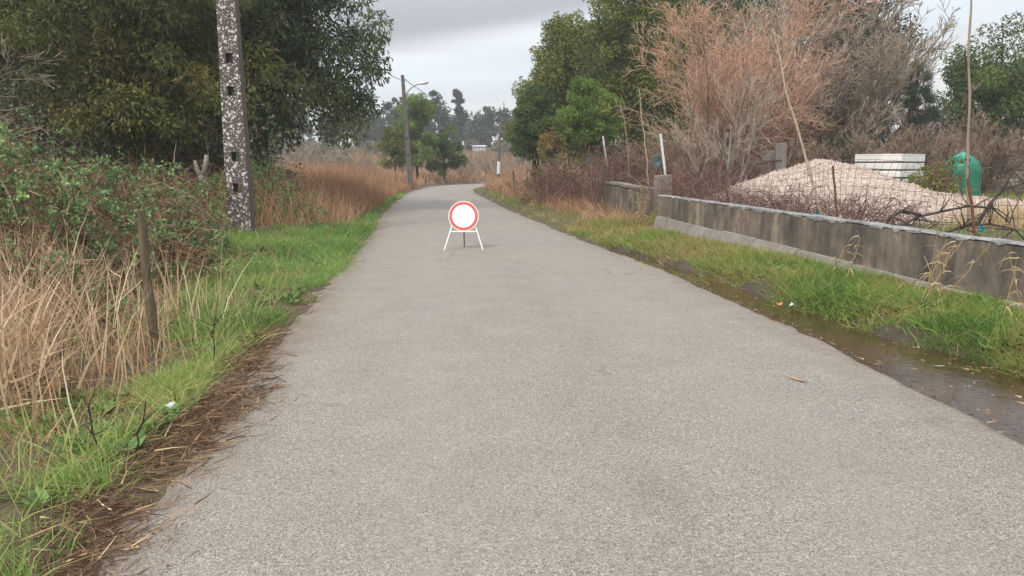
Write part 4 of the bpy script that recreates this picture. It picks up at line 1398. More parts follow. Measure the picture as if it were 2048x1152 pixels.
# ------------------------------------------------------------------ left: brambles
LB = 'bramble bushes on the left bank'
bramble('tall bramble thicket at the left picture edge above the dry reeds', (-6.6, 9.2), 1.7, 1.5, 1.32, 11500, 7500, LB)
bramble('grey-green bramble mound between dry reeds and olive acacia', (-6.5, 11.8), 1.7, 1.5, 1.08, 11000, 7500, LB)
bramble('bramble mound behind the wooden stake', (-5.6, 8.3), 1.1, 1.0, 0.90, 5500, 5500, LB)
bramble('bramble bush around the forked stump', (-7.4, 15.4), 1.7, 1.3, 1.15, 8500, 5500, LB)
bramble('bramble bush at the foot of the acacia right of the lichen-speckled pole', (-6.9, 20.6), 1.9, 1.4, 1.35, 9000, 1800, LB)
bramble('bramble thicket rising behind the first mound at the left edge', (-9.4, 13.0), 2.2, 1.8, 1.6, 9000, 3500, LB)
bramble('far left bramble bank under the drooping bare branches', (-9.6, 10.4), 2.0, 1.8, 1.5, 8000, 3000, LB)
bramble('low half-dead bramble patch between wooden stake and green grass', (-4.75, 9.6), 0.95, 0.9, 0.55, 3500, 4500, LB)
bramble('low bramble patch beside the dry reeds with many dead stems', (-4.7, 6.9), 0.8, 0.8, 0.62, 3000, 4200, LB)
bramble('half-dead bramble fringe in front of the forked stump', (-6.2, 13.4), 1.1, 0.9, 0.75, 4500, 5000, LB)

# ------------------------------------------------------------------ mid distance, left and centre
MG = 'green trees round the far bend'
tree('mimosa_tree', 'yellow-green mimosa behind the lamp pole at the bend', (-8.3, 68), 7.9, 2.3, 2.2, 1.2, 80, 0.6, 19000, 0.22, 0.075, 'mimosa_light', 0.35, 0.2, base_r=0.13, limbs=20, group=MG)
tree('mimosa_tree', 'round deep green tree right of the lamp pole mimosa', (-6.0, 69), 5.0, 1.9, 1.6, 0.7, 55, 0.55, 12000, 0.22, 0.075, 'mimosa_deep', 0.2, 0.2, base_r=0.1, limbs=16, group=MG)
tree('mimosa_tree', 'small yellowish mimosa half hidden by the lamp pole', (-9.9, 66), 4.9, 1.35, 1.2, 0.6, 40, 0.5, 8000, 0.22, 0.075, 'mimosa', 0.3, 0.2, base_r=0.09, limbs=14, group=MG)

SG = 'grey bare shrubs beyond the reeds'
src = bare_tree('bare_shrub', 'pale grey bare shrub just left of the lamp pole', (-11.6, 60), 'twig_grey', 'twig_grey', SG, 'shrub', stems=16, L0=2.3, spread=0.45, counts=(6, 6), ratios=(0.5, 0.5), angs=(32, 35), r0=0.03, up=0.15, rmin=0.008, seed=21, zmin=0.1)
for (x, y, s, lab) in ((-14.2, 57, 1.1, 'pale grey bare shrub below the big acacia edge'), (-16.5, 62, 1.25, 'tall pale bare shrub behind the reed field'), (-4.6, 76, 1.0, 'brownish bare shrub between mimosa and far slim pole'),
                       (-9.9, 73, 1.2, 'bare shrub between lamp pole and mimosa crown'), (-19.5, 60, 1.3, 'grey bare shrub seen through the gap under the acacia'), (-2.2, 82, 1.1, 'bare shrub on the slope behind the far slim pole'), (-7.2, 84, 1.3, 'bare shrub on the slope left of the white shed'),
                       (2.5, 84, 1.2, 'bare shrub on the slope right of the far slim pole')):
    copy_thing(src, (x, y, h1(x, y)), rng.uniform(0, 6), lab, SG, (s, s, s))


def far_wood():
    """pines and gums on the hill, one dark mass with a broken top"""
    reseed('far_wood')
    m = MB()
    trunks = []
    n = 180
    for k in range(n):
        x = rng.uniform(-80, 50); y = rng.uniform(128, 230)
        z = h1(x, y); h = rng.uniform(6.0, 10.5) * (1.0 if rng.random() > 0.12 else 1.2)
        nc = 16
        kind = rng.random()
        if kind < 0.55:   # pine: narrow
            C, _ = clump_set(nc, 1.9, 1.9, h * 0.02, h, 0.65, 0.3, 0.7); cr = 0.9
        else:             # rounder crown
            C, _ = clump_set(nc, 2.4, 2.4, h * 0.05, h, 0.3, 0.4, 0.6); cr = 0.95
        C = C + np.array([x, y, z])
        nl = 300
        kk = rng.integers(0, nc, nl)
        P = C[kk] + rdir(nl) * (cr * rng.random(nl) ** 0.4)[:, None]
        leaves(m, P, nrm(rdir(nl) + np.array([0, 0, 0.2])), rng.uniform(0.5, 1.2, nl), rng.uniform(0.25, 0.55, nl), np.clip(rng.normal(0.45 + rng.normal(0, 0.2), 0.15, nl), 0, 1))
        s = np.linspace(0, 1, 4)
        trunks.append(np.stack([x + 0 * s, y + 0 * s, z - 0.5 + s * h * 0.9], -1))
    tr = np.array(trunks)
    tubes(m, tr, np.tile(np.linspace(0.2, 0.06, 4), (n, 1)), 5, 0.25)
    tag(obj('distant_wood', m, M['far_pine']), 'hazy dark mass of pines on the far hillside', 'wood', kind='stuff')


far_wood()
FG = 'tall trees standing clear of the far wood'
for (x, y, h, r, lab, sp) in ((-10.1, 150, 11.6, 1.5, 'tall slender gum tree standing clear above the far wood', 0), (-14.8, 150, 11.6, 1.9, 'gum tree with ragged double crown above the mimosa', 1),
                              (-5.6, 172, 9.2, 2.4, 'open round-headed gum tree above the white shed', 0), (-21.0, 145, 10.0, 2.2, 'dark ragged tree just right of the big acacia edge', 1),
                              (0.8, 170, 8.6, 1.2, 'narrow dark pine right of the far slim pole top', 2), (-1.6, 165, 8.0, 1.1, 'small pointed pine just left of the far slim pole top', 2)):
    tree('far_gum_tree' if sp < 2 else 'far_pine_tree', lab, (x, y), h, r, r, h * (0.3 if sp < 2 else 0.12), 26, 0.62, 3600, 0.55, 0.2, 'far_pine', 0.3 if sp < 2 else 0.7, 0.2, base_r=0.17, limbs=18, group=FG, shell=0.7, lump=0.5)


def shed():
    t = thing('white_shed', 'small white shed far away on the hillside', 'shed', (-5.0, 120, h1(-5.0, 120) - 0.75), RAD(8))
    m = MB(); box(m, (-1.0, 0, 0), (1.0, 2.2, 1.45)); obj('wall', m, M['shed'], t)
    m = MB()
    V = [(-1.12, -0.12, 1.42), (1.12, -0.12, 1.42), (1.12, 2.3, 1.62), (-1.12, 2.3, 1.62)]
    V = np.array(V + [(a, b, c + 0.06) for a, b, c in V])
    m.add(V, [(3, 2, 1, 0), (4, 5, 6, 7), (0, 1, 5, 4), (1, 2, 6, 5), (2, 3, 7, 6), (3, 0, 4, 7)]); obj('roof', m, M['pipe_white'], t)
    for x in (-0.95, -0.5, 0.0, 0.45, 0.9):
        m = MB(); box(m, (x - 0.03, -0.06, 0.1), (x + 0.03, -0.003, 1.40)); obj('wall_rib', m, M['block'], t)


def scrub():
    """olive-grey scrub covering the slope below the wood"""
    reseed('scrub')
    m = MB()
    for k in range(80):
        x = rng.uniform(-45, 30); y = rng.uniform(96, 126); z = h1(x, y)
        if abs(x + 5 * y / 120) < 3.2 and y < 122: z -= 2.4
        nl = 330; r = rng.uniform(1.0, 2.4)
        d = rdir(nl); d[:, 2] = np.abs(d[:, 2])
        P = np.array([x, y, z]) + d * np.array([r, r, rng.uniform(0.8, 2.0)]) * (rng.random(nl) ** 0.4)[:, None]
        leaves(m, P, rdir(nl), rng.uniform(0.3, 0.75, nl), rng.uniform(0.12, 0.28, nl), np.clip(rng.normal(rng.uniform(0.3, 0.7), 0.15, nl), 0, 1))
    tag(obj('hillside_scrub', m, M['scrub']), 'olive grey scrub on the slope below the far wood', 'scrub', kind='stuff')


scrub()
shed()

# ------------------------------------------------------------------ right: mimosas, bare trees
RG = 'evergreen trees right of the road'
tree('mimosa_tree', 'deep green rounded mimosa beside the far road bend, thin dark stems below', (1.3, 42), 5.6, 1.55, 1.5, 1.7, 75, 0.5, 24000, 0.17, 0.062, 'mimosa_deep', 0.25, 0.15, base_r=0.085, limbs=24, group=RG, stems=4, low=0.1)
tree('mimosa_tree', 'bright green young mimosa with pointed top', (3.45, 36), 5.2, 1.85, 1.6, 1.5, 75, 0.48, 25000, 0.155, 0.052, 'mimosa_light', 0.55, -0.25, base_r=0.08, limbs=24, group=RG, stems=2, low=0.1)
tree('mimosa_tree', 'tall dark mimosa behind the bright young one', (3.5, 47), 10.2, 2.9, 2.4, 1.0, 150, 0.85, 30000, 0.23, 0.085, 'mimosa', 0.35, 0.2, base_r=0.15, limbs=24, group=RG, shell=0.35)
tree('mimosa_tree', 'broad olive-green mimosa between the young one and the orange willow', (6.5, 42.5), 12.0, 3.5, 2.9, 0.8, 190, 0.9, 42000, 0.22, 0.082, 'mimosa', 0.25, 0.2, base_r=0.18, limbs=30, group=RG, lump=0.28, shell=0.35)
tree('mimosa_tree', 'tallest dark mimosa rising behind the orange willow', (10.0, 46), 17.0, 4.6, 3.4, 1.0, 190, 1.15, 38000, 0.25, 0.10, 'mimosa_deep', 0.25, 0.2, base_r=0.24, limbs=30, group=RG, lump=0.25, shell=0.35)
tree('mimosa_tree', 'olive mimosa at the tree line edge above the deep green one', (1.7, 50), 7.4, 1.5, 1.4, 2.0, 70, 0.65, 14000, 0.20, 0.07, 'mimosa', 0.3, 0.2, base_r=0.1, limbs=18, group=RG, lump=0.4)
tree('mimosa_tree', 'dark mimosa filling the gap between the orange willow and the ivy tree', (13.6, 50), 17.0, 4.2, 3.2, 2.0, 100, 1.1, 20000, 0.27, 0.10, 'mimosa_deep', 0.2, 0.2, base_r=0.25, limbs=20, group=RG, lump=0.3)
tree('yellow_shrub', 'small shrub with yellowing leaves under the deep green mimosa', (1.75, 35), 3.0, 0.65, 0.6, 1.9, 22, 0.25, 3200, 0.09, 0.05, 'yellow_leaf', 0.1, 0.2, bark='bark_dark', base_r=0.035, limbs=14, stems=3, cat='shrub')
tree('ivy_tree', 'huge dark tree wrapped in ivy behind the bare trees', (14.9, 37.5), 16.0, 4.2, 3.2, 1.8, 170, 1.0, 36000, 0.19, 0.12, 'ivy', 0.15, 0.4, base_r=0.3, limbs=40, group=RG, lump=0.35)
tree('acacia_tree', 'dense evergreen at the right picture edge above the brown thicket', (24.9, 40.5), 8.4, 3.3, 2.6, 1.4, 120, 0.75, 22000, 0.21, 0.075, 'mimosa_deep', 0.25, 0.3, base_r=0.18, limbs=26, group=RG)
tree('acacia_tree', 'second evergreen partly outside the right picture edge', (29.0, 39.0), 8.6, 2.6, 2.4, 1.8, 60, 0.65, 12000, 0.22, 0.08, 'mimosa', 0.25, 0.3, base_r=0.18, limbs=20, group=RG)


def small_pine():
    reseed('small_pine')
    x, y = 17.3, 33.5
    t = thing('pine_tree', 'small pine with tufted blue-green needles on a forked leaning trunk', 'tree', (x - 1.3, y, h1(x - 1.3, y)), 0)
    m = MB()
    tubes(m, np.array([[(-0.6, 0, -0.1), (-0.3, 0, 1.2), (0.3, 0, 2.4), (0.9, 0, 3.2), (1.15, 0, 4.4), (1.2, 0, 5.3)], [(0.3, 0, 2.4), (0.8, 0.1, 2.75), (1.3, 0.2, 3.0), (1.7, 0.2, 3.15), (1.9, 0.2, 3.3), (2.0, 0.2, 3.5)]]), np.array([[0.10, 0.09, 0.075, 0.06, 0.045, 0.02], [0.05, 0.045, 0.04, 0.03, 0.02, 0.01]]), 6)
    C = np.array([(1.2, 0, 5.3), (0.95, 0.1, 4.95), (1.5, -0.1, 4.9), (1.1, 0.2, 4.5), (1.6, 0.1, 4.35), (0.8, -0.2, 4.3), (1.75, 0, 4.0), (1.3, 0.2, 3.9), (0.9, 0, 3.8), (2.0, 0.2, 3.5), (1.7, 0.2, 3.2), (2.2, 0.2, 3.25), (1.3, 0.2, 3.1)])
    s = np.linspace(0, 1, 4)[None, :, None]
    tubes(m, np.array([1.05, 0, 3.6])[None, None] * (1 - s) + C[:, None] * s, np.tile(np.linspace(0.03, 0.01, 4), (len(C), 1)), 4)
    obj('trunk', m, M['bark_dark'], t)
    n = 6500
    k = rng.integers(0, len(C), n); d = rdir(n); d[:, 2] = d[:, 2] * 0.8 + 0.35; d = nrm(d)
    m = MB(); ribbons(m, C[k] + rng.normal(0, 0.10, (n, 3)), d, rng.uniform(0.18, 0.36, n), np.full(n, 0.014), d * 0.05, rng.random(n), 1)
    obj('crown', m, M['pine'], t)


small_pine()

BG = 'bare trees behind the gravel heap'
bare_tree('willow_tree', 'leafless willow with salmon-orange twigs behind the wall end', (7.2, 27), 'twig_grey', 'twig_salmon', None, stems=9, L0=5.6, spread=0.40, counts=(11, 9, 8), ratios=(0.5, 0.5, 0.55), angs=(40, 44, 46), r0=0.07, up=0.14, rmin=0.0062, seed=31, zmin=0.22)
bare_tree('willow_tree', 'smaller salmon-twigged willow half behind the orange one', (9.2, 29.5), 'twig_grey', 'twig_salmon', None, stems=6, L0=6.0, spread=0.30, counts=(10, 9, 8), ratios=(0.5, 0.5, 0.55), angs=(40, 44, 46), r0=0.07, up=0.14, rmin=0.0065, seed=32, zmin=0.22)
bare_tree('bare_shrub', 'pale forked bare shrub in front of the orange willow', (6.4, 23.2), 'bark_grey', 'twig_grey', None, 'shrub', stems=7, L0=3.1, spread=0.5, counts=(6, 6, 5), ratios=(0.55, 0.5, 0.5), angs=(38, 38, 36), r0=0.055, up=0.2, rmin=0.005, seed=33)
src = bare_tree('bare_tree', 'grey bare tree with fine drooping twigs left of the ivy tree', (12.2, 33), 'twig_brown', 'twig_grey', BG, stems=6, L0=5.4, spread=0.32, counts=(10, 9, 7), ratios=(0.5, 0.5, 0.55), angs=(36, 38, 40), r0=0.08, up=0.15, rmin=0.009, seed=34, zmin=0.2)
src.scale = (1.2, 1.2, 1.25)
for (x, y, s, lab) in ((14.4, 33.5, 1.05, 'grey bare tree in front of the ivy tree'), (16.6, 36.5, 1.42, 'bare tree with fine twigs spreading into the sky right of the ivy tree'), (10.6, 31.0, 1.1, 'grey bare tree directly behind the concrete slab post')):
    copy_thing(src, (x, y, h1(x, y)), rng.uniform(0, 6), lab, BG, (s, s, s))
TG = 'brown bare shrubs of the thicket'
src = bare_tree('thicket_shrub', 'brown bare shrub in the thicket right of the bottle bank', (19.8, 33), 'twig_brown', 'twig_brown', TG, 'shrub', stems=18, L0=2.6, spread=0.4, counts=(7, 7, 4), ratios=(0.5, 0.5, 0.5), angs=(34, 38, 38), r0=0.035, up=0.15, rmin=0.008, seed=35, zmin=0.1)
for (x, y, s, lab) in ((17.4, 31, 0.85, 'brown bare shrub directly behind the green bottle bank'), (15.4, 31.5, 0.9, 'brown bare shrub behind the cream panelled crate'), (13.2, 30.0, 0.75, 'low brown bare shrub behind the left end of the panelled crate'),
                       (22.0, 32, 0.95, 'brown bare shrub under the right-edge evergreen'), (24.2, 34, 1.1, 'tall brown thicket shrub at the right picture edge'), (21.0, 39, 1.45, 'tall brown thicket shrub between pine and right-edge evergreen'),
                       (24.0, 44, 1.6, 'far tall brown shrub on the thicket skyline'), (18.6, 42, 1.45, 'brown skyline shrub behind the small pine'), (11.0, 28.2, 0.7, 'low brown bare shrub behind the gravel heap crest'),
                       (27.0, 36, 1.1, 'brown thicket shrub at the very right edge'), (9.0, 26.2, 0.75, 'brown bare shrub beside the concrete slab post'), (22.5, 30, 0.8, 'near brown bare shrub right of the bottle bank'),
                       (28, 46, 1.7, 'far brown shrub behind the right-edge evergreens'), (5.2, 25.2, 0.7, 'brown bare shrub behind the near white stake')):
    copy_thing(src, (x, y, h1(x, y)), rng.uniform(0, 6), lab, TG, (s, s, s))

UG = 'ivy and bramble undergrowth right of the road'
bramble('dark ivy mass below the bare trees behind the gravel heap', (11.6, 31.5), 2.6, 1.8, 2.6, 9000, 900, UG, 'ivy_bush', leaf='ivy', size=0.13, dsz=1.6)
bramble('dark ivy mass below the ivy-wrapped tree', (15.0, 36), 3.0, 2.0, 3.4, 9000, 900, UG, 'ivy_bush', leaf='ivy', size=0.14, dsz=1.8)
bramble('dull ivy mound behind the orange willow', (8.6, 33), 2.4, 2.0, 3.0, 8000, 1200, UG, 'ivy_bush', leaf='acacia_olive', size=0.13, dsz=1.8)
bramble('bramble mound behind the low wall between canes and willow', (5.2, 28.5), 1.8, 1.4, 1.9, 4500, 3500, UG, leaf='acacia_olive', size=0.09, dsz=1.6)
bramble('brown bramble mound left of the far white stake', (1.9, 31.5), 1.5, 1.5, 1.7, 3000, 4000, UG, leaf='acacia_olive', size=0.09, dsz=1.6)
bramble('olive evergreen bush beside the cream panelled crate', (13.3, 24.4), 0.85, 0.7, 1.0, 3000, 300, UG, 'small_bush', leaf='mimosa', size=0.085)
bramble('dry brown-olive bush between panelled crate and bottle bank', (13.95, 25.3), 0.45, 0.45, 1.2, 2200, 900, UG, 'small_bush', leaf='yellow_leaf', size=0.07)


def red_tangle(label, loc, rx, ry, h, n, group='red bramble tangles', tilt=0.0):
    reseed(label)
    t = thing('red_bramble', label, 'bush', (loc[0], loc[1], h1(*loc) - 0.05), 0, group)
    m = MB()
    B = np.stack([rng.uniform(-rx, rx, n), rng.uniform(-ry, ry, n), np.zeros(n)], -1)
    az = rng.uniform(0, 2 * PI, n); L = rng.uniform(0.5, 1.2, n)
    s = np.linspace(0, 1, 7)
    rch = L * rng.uniform(0.4, 1.5, n)
    P = np.empty((n, 7, 3))
    P[:, :, 0] = B[:, :1] + (np.cos(az) * rch)[:, None] * s
    P[:, :, 1] = B[:, 1:2] + (np.sin(az) * rch)[:, None] * s
    hh = h * rng.uniform(0.45, 1.15, n)
    P[:, :, 2] = hh[:, None] * np.sin(s * rng.uniform(1.5, 3.0, n)[:, None])
    P[:, 1:] += np.cumsum(rng.normal(0, 0.055, (n, 6, 3)), 1)
    a = rng.random(n)
    tubes(m, P, 0.0055 * (1.2 - 0.7 * s)[None] * rng.uniform(0.7, 1.3, n)[:, None], 3, a)
    obj('stems', m, M['red_stem'], t)
    # side shoots and a few withered leaves
    m = MB()
    k = n * 8
    i = rng.integers(0, n, k); j = rng.integers(2, 7, k)
    D = nrm(rdir(k) + np.array([0, 0, 0.3]))
    ribbons(m, P[i, j], D, rng.uniform(0.06, 0.32, k), rng.uniform(0.004, 0.011, k), rdir(k) * 0.5, rng.random(k), 2)
    obj('side_shoots', m, M['red_stem'], t)


RB = 'red bramble tangles'
red_tangle('dark red bramble tangle behind the low wall and canes', (4.1, 26.6), 1.4, 0.9, 1.75, 520)
red_tangle('dark red bramble tangle left of the far white stake', (1.9, 29.5), 1.0, 1.2, 1.2, 260)
red_tangle('red bramble stems between near white stake and wall end', (4.7, 20.4), 0.8, 0.9, 0.95, 330)
red_tangle('red bramble stems over the wall top left of the heap', (4.9, 17.6), 0.5, 1.0, 0.62, 210)
red_tangle('red bramble stems rising over the wall in front of the heap', (5.35, 15.2), 0.4, 1.1, 0.66, 190)
red_tangle('red bramble stems over the wall right of the leaning cane', (5.7, 12.9), 0.4, 0.9, 0.58, 140)
red_tangle('dark red bramble tangle under the orange willow', (6.4, 24.6), 1.5, 1.0, 1.35, 420)


def forked_stump():
    b = (-6.78, 16.8)
    t = thing('forked_stump', 'grey dead forked trunk standing in the brambles left of the pole', 'stump', (b[0], b[1], h1(*b) - 0.05), 0)
    m = MB()
    tubes(m, np.array([[(-0.03, 0, 0), (0.0, 0, 0.5), (0.05, 0, 0.95), (0.08, 0, 1.18)]]), np.array([[0.095, 0.08, 0.075, 0.08]]), 8, cap=True)
    tr = obj('trunk', m, M['bark_grey'], t, smooth=True)
    for P, R_ in (([(0.06, 0, 1.1), (-0.02, 0, 1.3), (-0.07, 0, 1.5)], [0.06, 0.05, 0.035]), ([(0.07, 0, 1.1), (0.15, 0, 1.35), (0.2, 0, 1.62)], [0.07, 0.06, 0.045])):
        m = MB(); tubes(m, np.array([P]), np.array([R_]), 8, cap=True); obj('limb', m, M['bark_grey'], tr, smooth=True)


forked_stump()


def stake():
    b = (-3.02, 6.38)
    m = MB()
    z0 = h1(*b)
    P = wobble_line((0.02, 0, -0.2), (-0.06, 0.02, 1.24 - z0), 12, 0.006, 9)
    P[:, 0] += -0.035 * np.sin(np.linspace(0, PI, 12))
    r = np.linspace(0.044, 0.034, 12) * (1 + 0.06 * np.sin(np.arange(12) * 1.7))
    tubes(m, P[None], r[None], 9, cap=True)
    tag(obj('wooden_stake', m, M['wood'], None, (b[0], b[1], z0)), 'weathered wooden stake leaning in the grass by the dry reeds', 'stake')


stake()


def dead_branch():
    reseed('dead_branch')
    x, y = 6.35, 11.3
    z = h1(x, y)
    t = thing('dead_branch', 'fallen dark branch with arching limbs lying behind the wall', 'branch', (x, y, z), 0)
    main = [[(-0.75, 0, 0.05), (-0.62, 0, 0.3), (-0.35, 0.1, 0.42), (0.0, 0.1, 0.5), (0.4, 0.1, 0.58), (0.75, 0.1, 0.55), (0.95, 0.0, 0.35)],
            [(-0.7, 0, 0.02), (-0.3, 0.1, 0.16), (0.0, 0.1, 0.16), (0.35, 0.1, 0.28), (0.7, 0.05, 0.32), (1.05, 0, 0.25), (1.25, 0, 0.05)],
            [(-0.3, 0.1, 0.45), (-0.6, 0.05, 0.52), (-0.8, 0, 0.42), (-0.88, 0, 0.25), (-0.85, 0, 0.1), (-0.8, 0, 0.02), (-0.75, 0, -0.03)],
            [(0.55, 0.1, 0.3), (0.65, 0.1, 0.5), (0.75, 0.08, 0.68), (0.85, 0.05, 0.85), (0.9, 0.03, 0.98), (0.95, 0, 1.1), (0.98, 0, 1.2)]]
    m = MB(); P = np.array(main); tubes(m, P, np.tile(np.linspace(0.028, 0.011, 7), (4, 1)), 6); obj('limb', m, M['deadwood'], t)
    m = MB()
    n = 70
    i = rng.integers(0, 4, n); j = rng.integers(1, 7, n)
    b = P[i, j]; D = nrm(rng.normal(size=(n, 3)) * np.array([1, 0.5, 0.7]) + np.array([0.2, 0, 0.2]))
    s = np.linspace(0, 1, 4); L = rng.uniform(0.2, 0.6, n)
    Q = b[:, None] + D[:, None] * (L[:, None, None] * s[None, :, None]) + np.cumsum(rng.normal(0, 0.02, (n, 4, 3)), 1)
    tubes(m, Q, np.tile(np.linspace(0.012, 0.004, 4), (n, 1)), 4); obj('twigs', m, M['deadwood'], t)


dead_branch()

# ------------------------------------------------------------------ grass, reeds, litter (uncountable)
def scatter(n, x0, x1, y0, y1, keep):
    """n candidate points kept with probability keep(x, y, side, e)"""
    x = rng.uniform(x0, x1, n); y = rng.uniform(y0, y1, n)
    s, e = road_e(x, y)
    k = rng.random(n) < keep(x, y, s, e)
    return x[k], y[k], s[k], e[k]


def blades(m, x, y, hmin, hmax, w, lean, a, K=2, bendf=0.5, zoff=-0.02, out=None):
    n = len(x)
    B = np.stack([x, y, H(x, y) + zoff], -1)
    lx = rng.normal(0, lean, (n, 2))
    if out is not None: lx = lx * 0.7 + out * 0.42
    D = nrm(np.concatenate([lx, np.ones((n, 1))], 1))
    bend = np.concatenate([rng.normal(0, bendf, (n, 2)), -np.abs(rng.normal(0, bendf * 0.6, (n, 1)))], 1)
    ribbons(m, B, D, rng.uniform(hmin, hmax, n) if np.ndim(hmax) == 0 else hmin + (hmax - hmin) * rng.random(n), w * rng.uniform(0.6, 1.4, n), bend, a, K)


def tuftify(x, y, per, size, frac=0.75):
    """draw most blades together into tussocks; returns new x, y, outward offset and one value per tussock"""
    n = len(x)
    nc = max(1, n // per)
    # tussock centres are a subset of the points themselves, blades go to the one nearest in a sorted walk
    order = np.lexsort((x, np.floor(y / 0.22)))
    cen = np.zeros(n, int)
    cen[order] = order[(np.arange(n) // per) * per]
    tv = rng.random(n)[cen]
    t = rng.random(n) < frac
    ox = rng.normal(0, 1, n); oy = rng.normal(0, 1, n)
    sz = size * (0.6 + 0.8 * tv)
    nx = np.where(t, x[cen] * 0.85 + x * 0.15 + ox * sz, x); ny = np.where(t, y[cen] * 0.85 + y * 0.15 + oy * sz, y)
    return nx, ny, np.where(t, ox, 0), np.where(t, oy, 0), tv


def patch(x, y, sc, seed):
    return fbm(x * sc, y * sc, seed, 3)


def left_grass():
    reseed('left_grass')
    lim = lambda y: np.interp(y, [2, 4.2, 5.2, 7, 9, 12, 16, 20, 30, 45, 60], [2.4, 1.9, 0.75, 0.9, 1.9, 3.0, 3.0, 1.3, 0.8, 0.7, 0.7])
    def keep(x, y, s, e):
        st = np.interp(y, [2, 5, 8, 12], [0.22, 0.30, 0.18, 0.06])
        st = st + (fbm(x * 2, y * 2, 83, 3) - 0.5) * 0.35
        L = lim(y) * (0.75 + 0.5 * fbm(x * 1.2, y * 1.2, 84, 3))
        dens = np.interp(y, [2, 10, 20, 40], [1.0, 1.0, 0.6, 0.25])
        return (s > 0) * (e > st) * (e < L) * dens * (0.12 + 1.2 * sst(patch(x, y, 1.9, 85), 0.36, 0.62))
    zz = [scatter(150000, -4.6, -1.2, 1.6, 7.0, keep), scatter(260000, -7.5, -1.8, 7.0, 20.0, keep), scatter(80000, -8.0, -3.0, 20.0, 46, keep)]
    x, y, s, e = [np.concatenate(q) for q in zip(*zz)]
    x, y, ox, oy, tv = tuftify(x, y, 26, 0.04)
    tall = (0.6 + 0.8 * tv) * np.interp(y, [2, 6, 8, 14, 30], [0.17, 0.18, 0.24, 0.27, 0.26]) * (0.35 + 1.3 * patch(x, y, 1.1, 86))
    yel = np.interp(y, [2, 5, 7, 9], [0.06, 0.20, 0.08, 0.0])
    a = np.clip(0.46 + yel + 0.28 * (tv - 0.5) + 0.8 * (patch(x, y, 0.8, 87) - 0.5) + rng.normal(0, 0.15, len(x)), 0, 1)
    a = np.where(rng.random(len(x)) < 0.09 + yel * 0.5, rng.uniform(0.85, 1, len(x)), a)
    m = MB(); wd = np.interp(y, [2, 8, 20, 40], [0.0055, 0.008, 0.015, 0.034])
    for k, K in ((y < 8.5, 2), (y >= 8.5, 1)):
        blades(m, x[k], y[k], 0.05, tall[k], wd[k], 0.38, a[k], K, out=np.stack([ox, oy], -1)[k])
    x, y, s, e = scatter(5200, -4.4, -1.6, 3.2, 12, lambda x, y, s, e: (e > 0.35) * (e < 2.2) * np.interp(y, [3, 4.5, 8, 12], [0.25, 0.8, 0.6, 0.12]) * sst(patch(x, y, 1.7, 113), 0.35, 0.6))
    blades(m, x, y, 0.15, 0.55, 0.007, 0.3, rng.uniform(0.9, 1.0, len(x)), 2, 0.25)
    tag(obj('verge_grass', m, M['grass']), 'lush bright green grass on the left verge', 'grass', kind='stuff')


left_grass()


def right_grass():
    reseed('right_grass')
    def keep(x, y, s, e):
        pw = pudw(y) * np.interp(y, [0, 15, 17], [1, 1, 0]) * 1.05
        wx = wallx(y) - 0.12
        lim = np.interp(y, [18, 20, 45], [50, 2.2, 1.6])
        dens = np.interp(y, [3, 12, 20, 50], [1.0, 1.0, 0.6, 0.2])
        gap = sst(e - pw + (fbm(x * 2.5, y * 2.5, 111, 3) - 0.5) * 0.7, -0.05, 0.2)
        return (s < 0) * (e > 0.05) * gap * ((x < wx) | (y > 19)) * (e < lim) * dens * (0.3 + 1.2 * sst(patch(x, y, 1.8, 88), 0.32, 0.6))
    zz = [scatter(170000, 2.2, 6.9, 2.5, 9.0, keep), scatter(200000, 1.0, 5.6, 9.0, 20.0, keep), scatter(70000, -2.5, 4.5, 20.0, 52, keep)]
    x, y, s, e = [np.concatenate(q) for q in zip(*zz)]
    x, y, ox, oy, tv = tuftify(x, y, 24, 0.045)
    wx = wallx(y)
    tall = (0.45 + 1.0 * tv) * (0.15 + 0.18 * patch(x, y, 1.3, 89)) * np.interp(e, [0, 1.0], [0.75, 1.15]) * np.where(y < 19, np.interp(wx - x, [0.15, 0.8], [0.38, 1.0]), 1.0)
    brown = 1.15 * (patch(x, y, 1.3, 90) - 0.44) + np.interp(y, [3, 8, 16, 22, 40], [-0.06, 0.03, 0.10, 0.18, 0.1])
    a = np.clip(0.33 + brown * 1.15 + 0.35 * (tv - 0.5) + rng.normal(0, 0.2, len(x)), 0, 1)
    m = MB(); wd = np.interp(y, [2, 8, 20, 40], [0.006, 0.008, 0.015, 0.034])
    for k, K in ((y < 9, 2), (y >= 9, 1)):
        blades(m, x[k], y[k], 0.04, tall[k], wd[k], 0.45, a[k], K, out=np.stack([ox, oy], -1)[k])
    tag(obj('roadside_grass', m, M['grass_mix']), 'mixed green and rusty grass between puddle and wall', 'grass', kind='stuff')


right_grass()


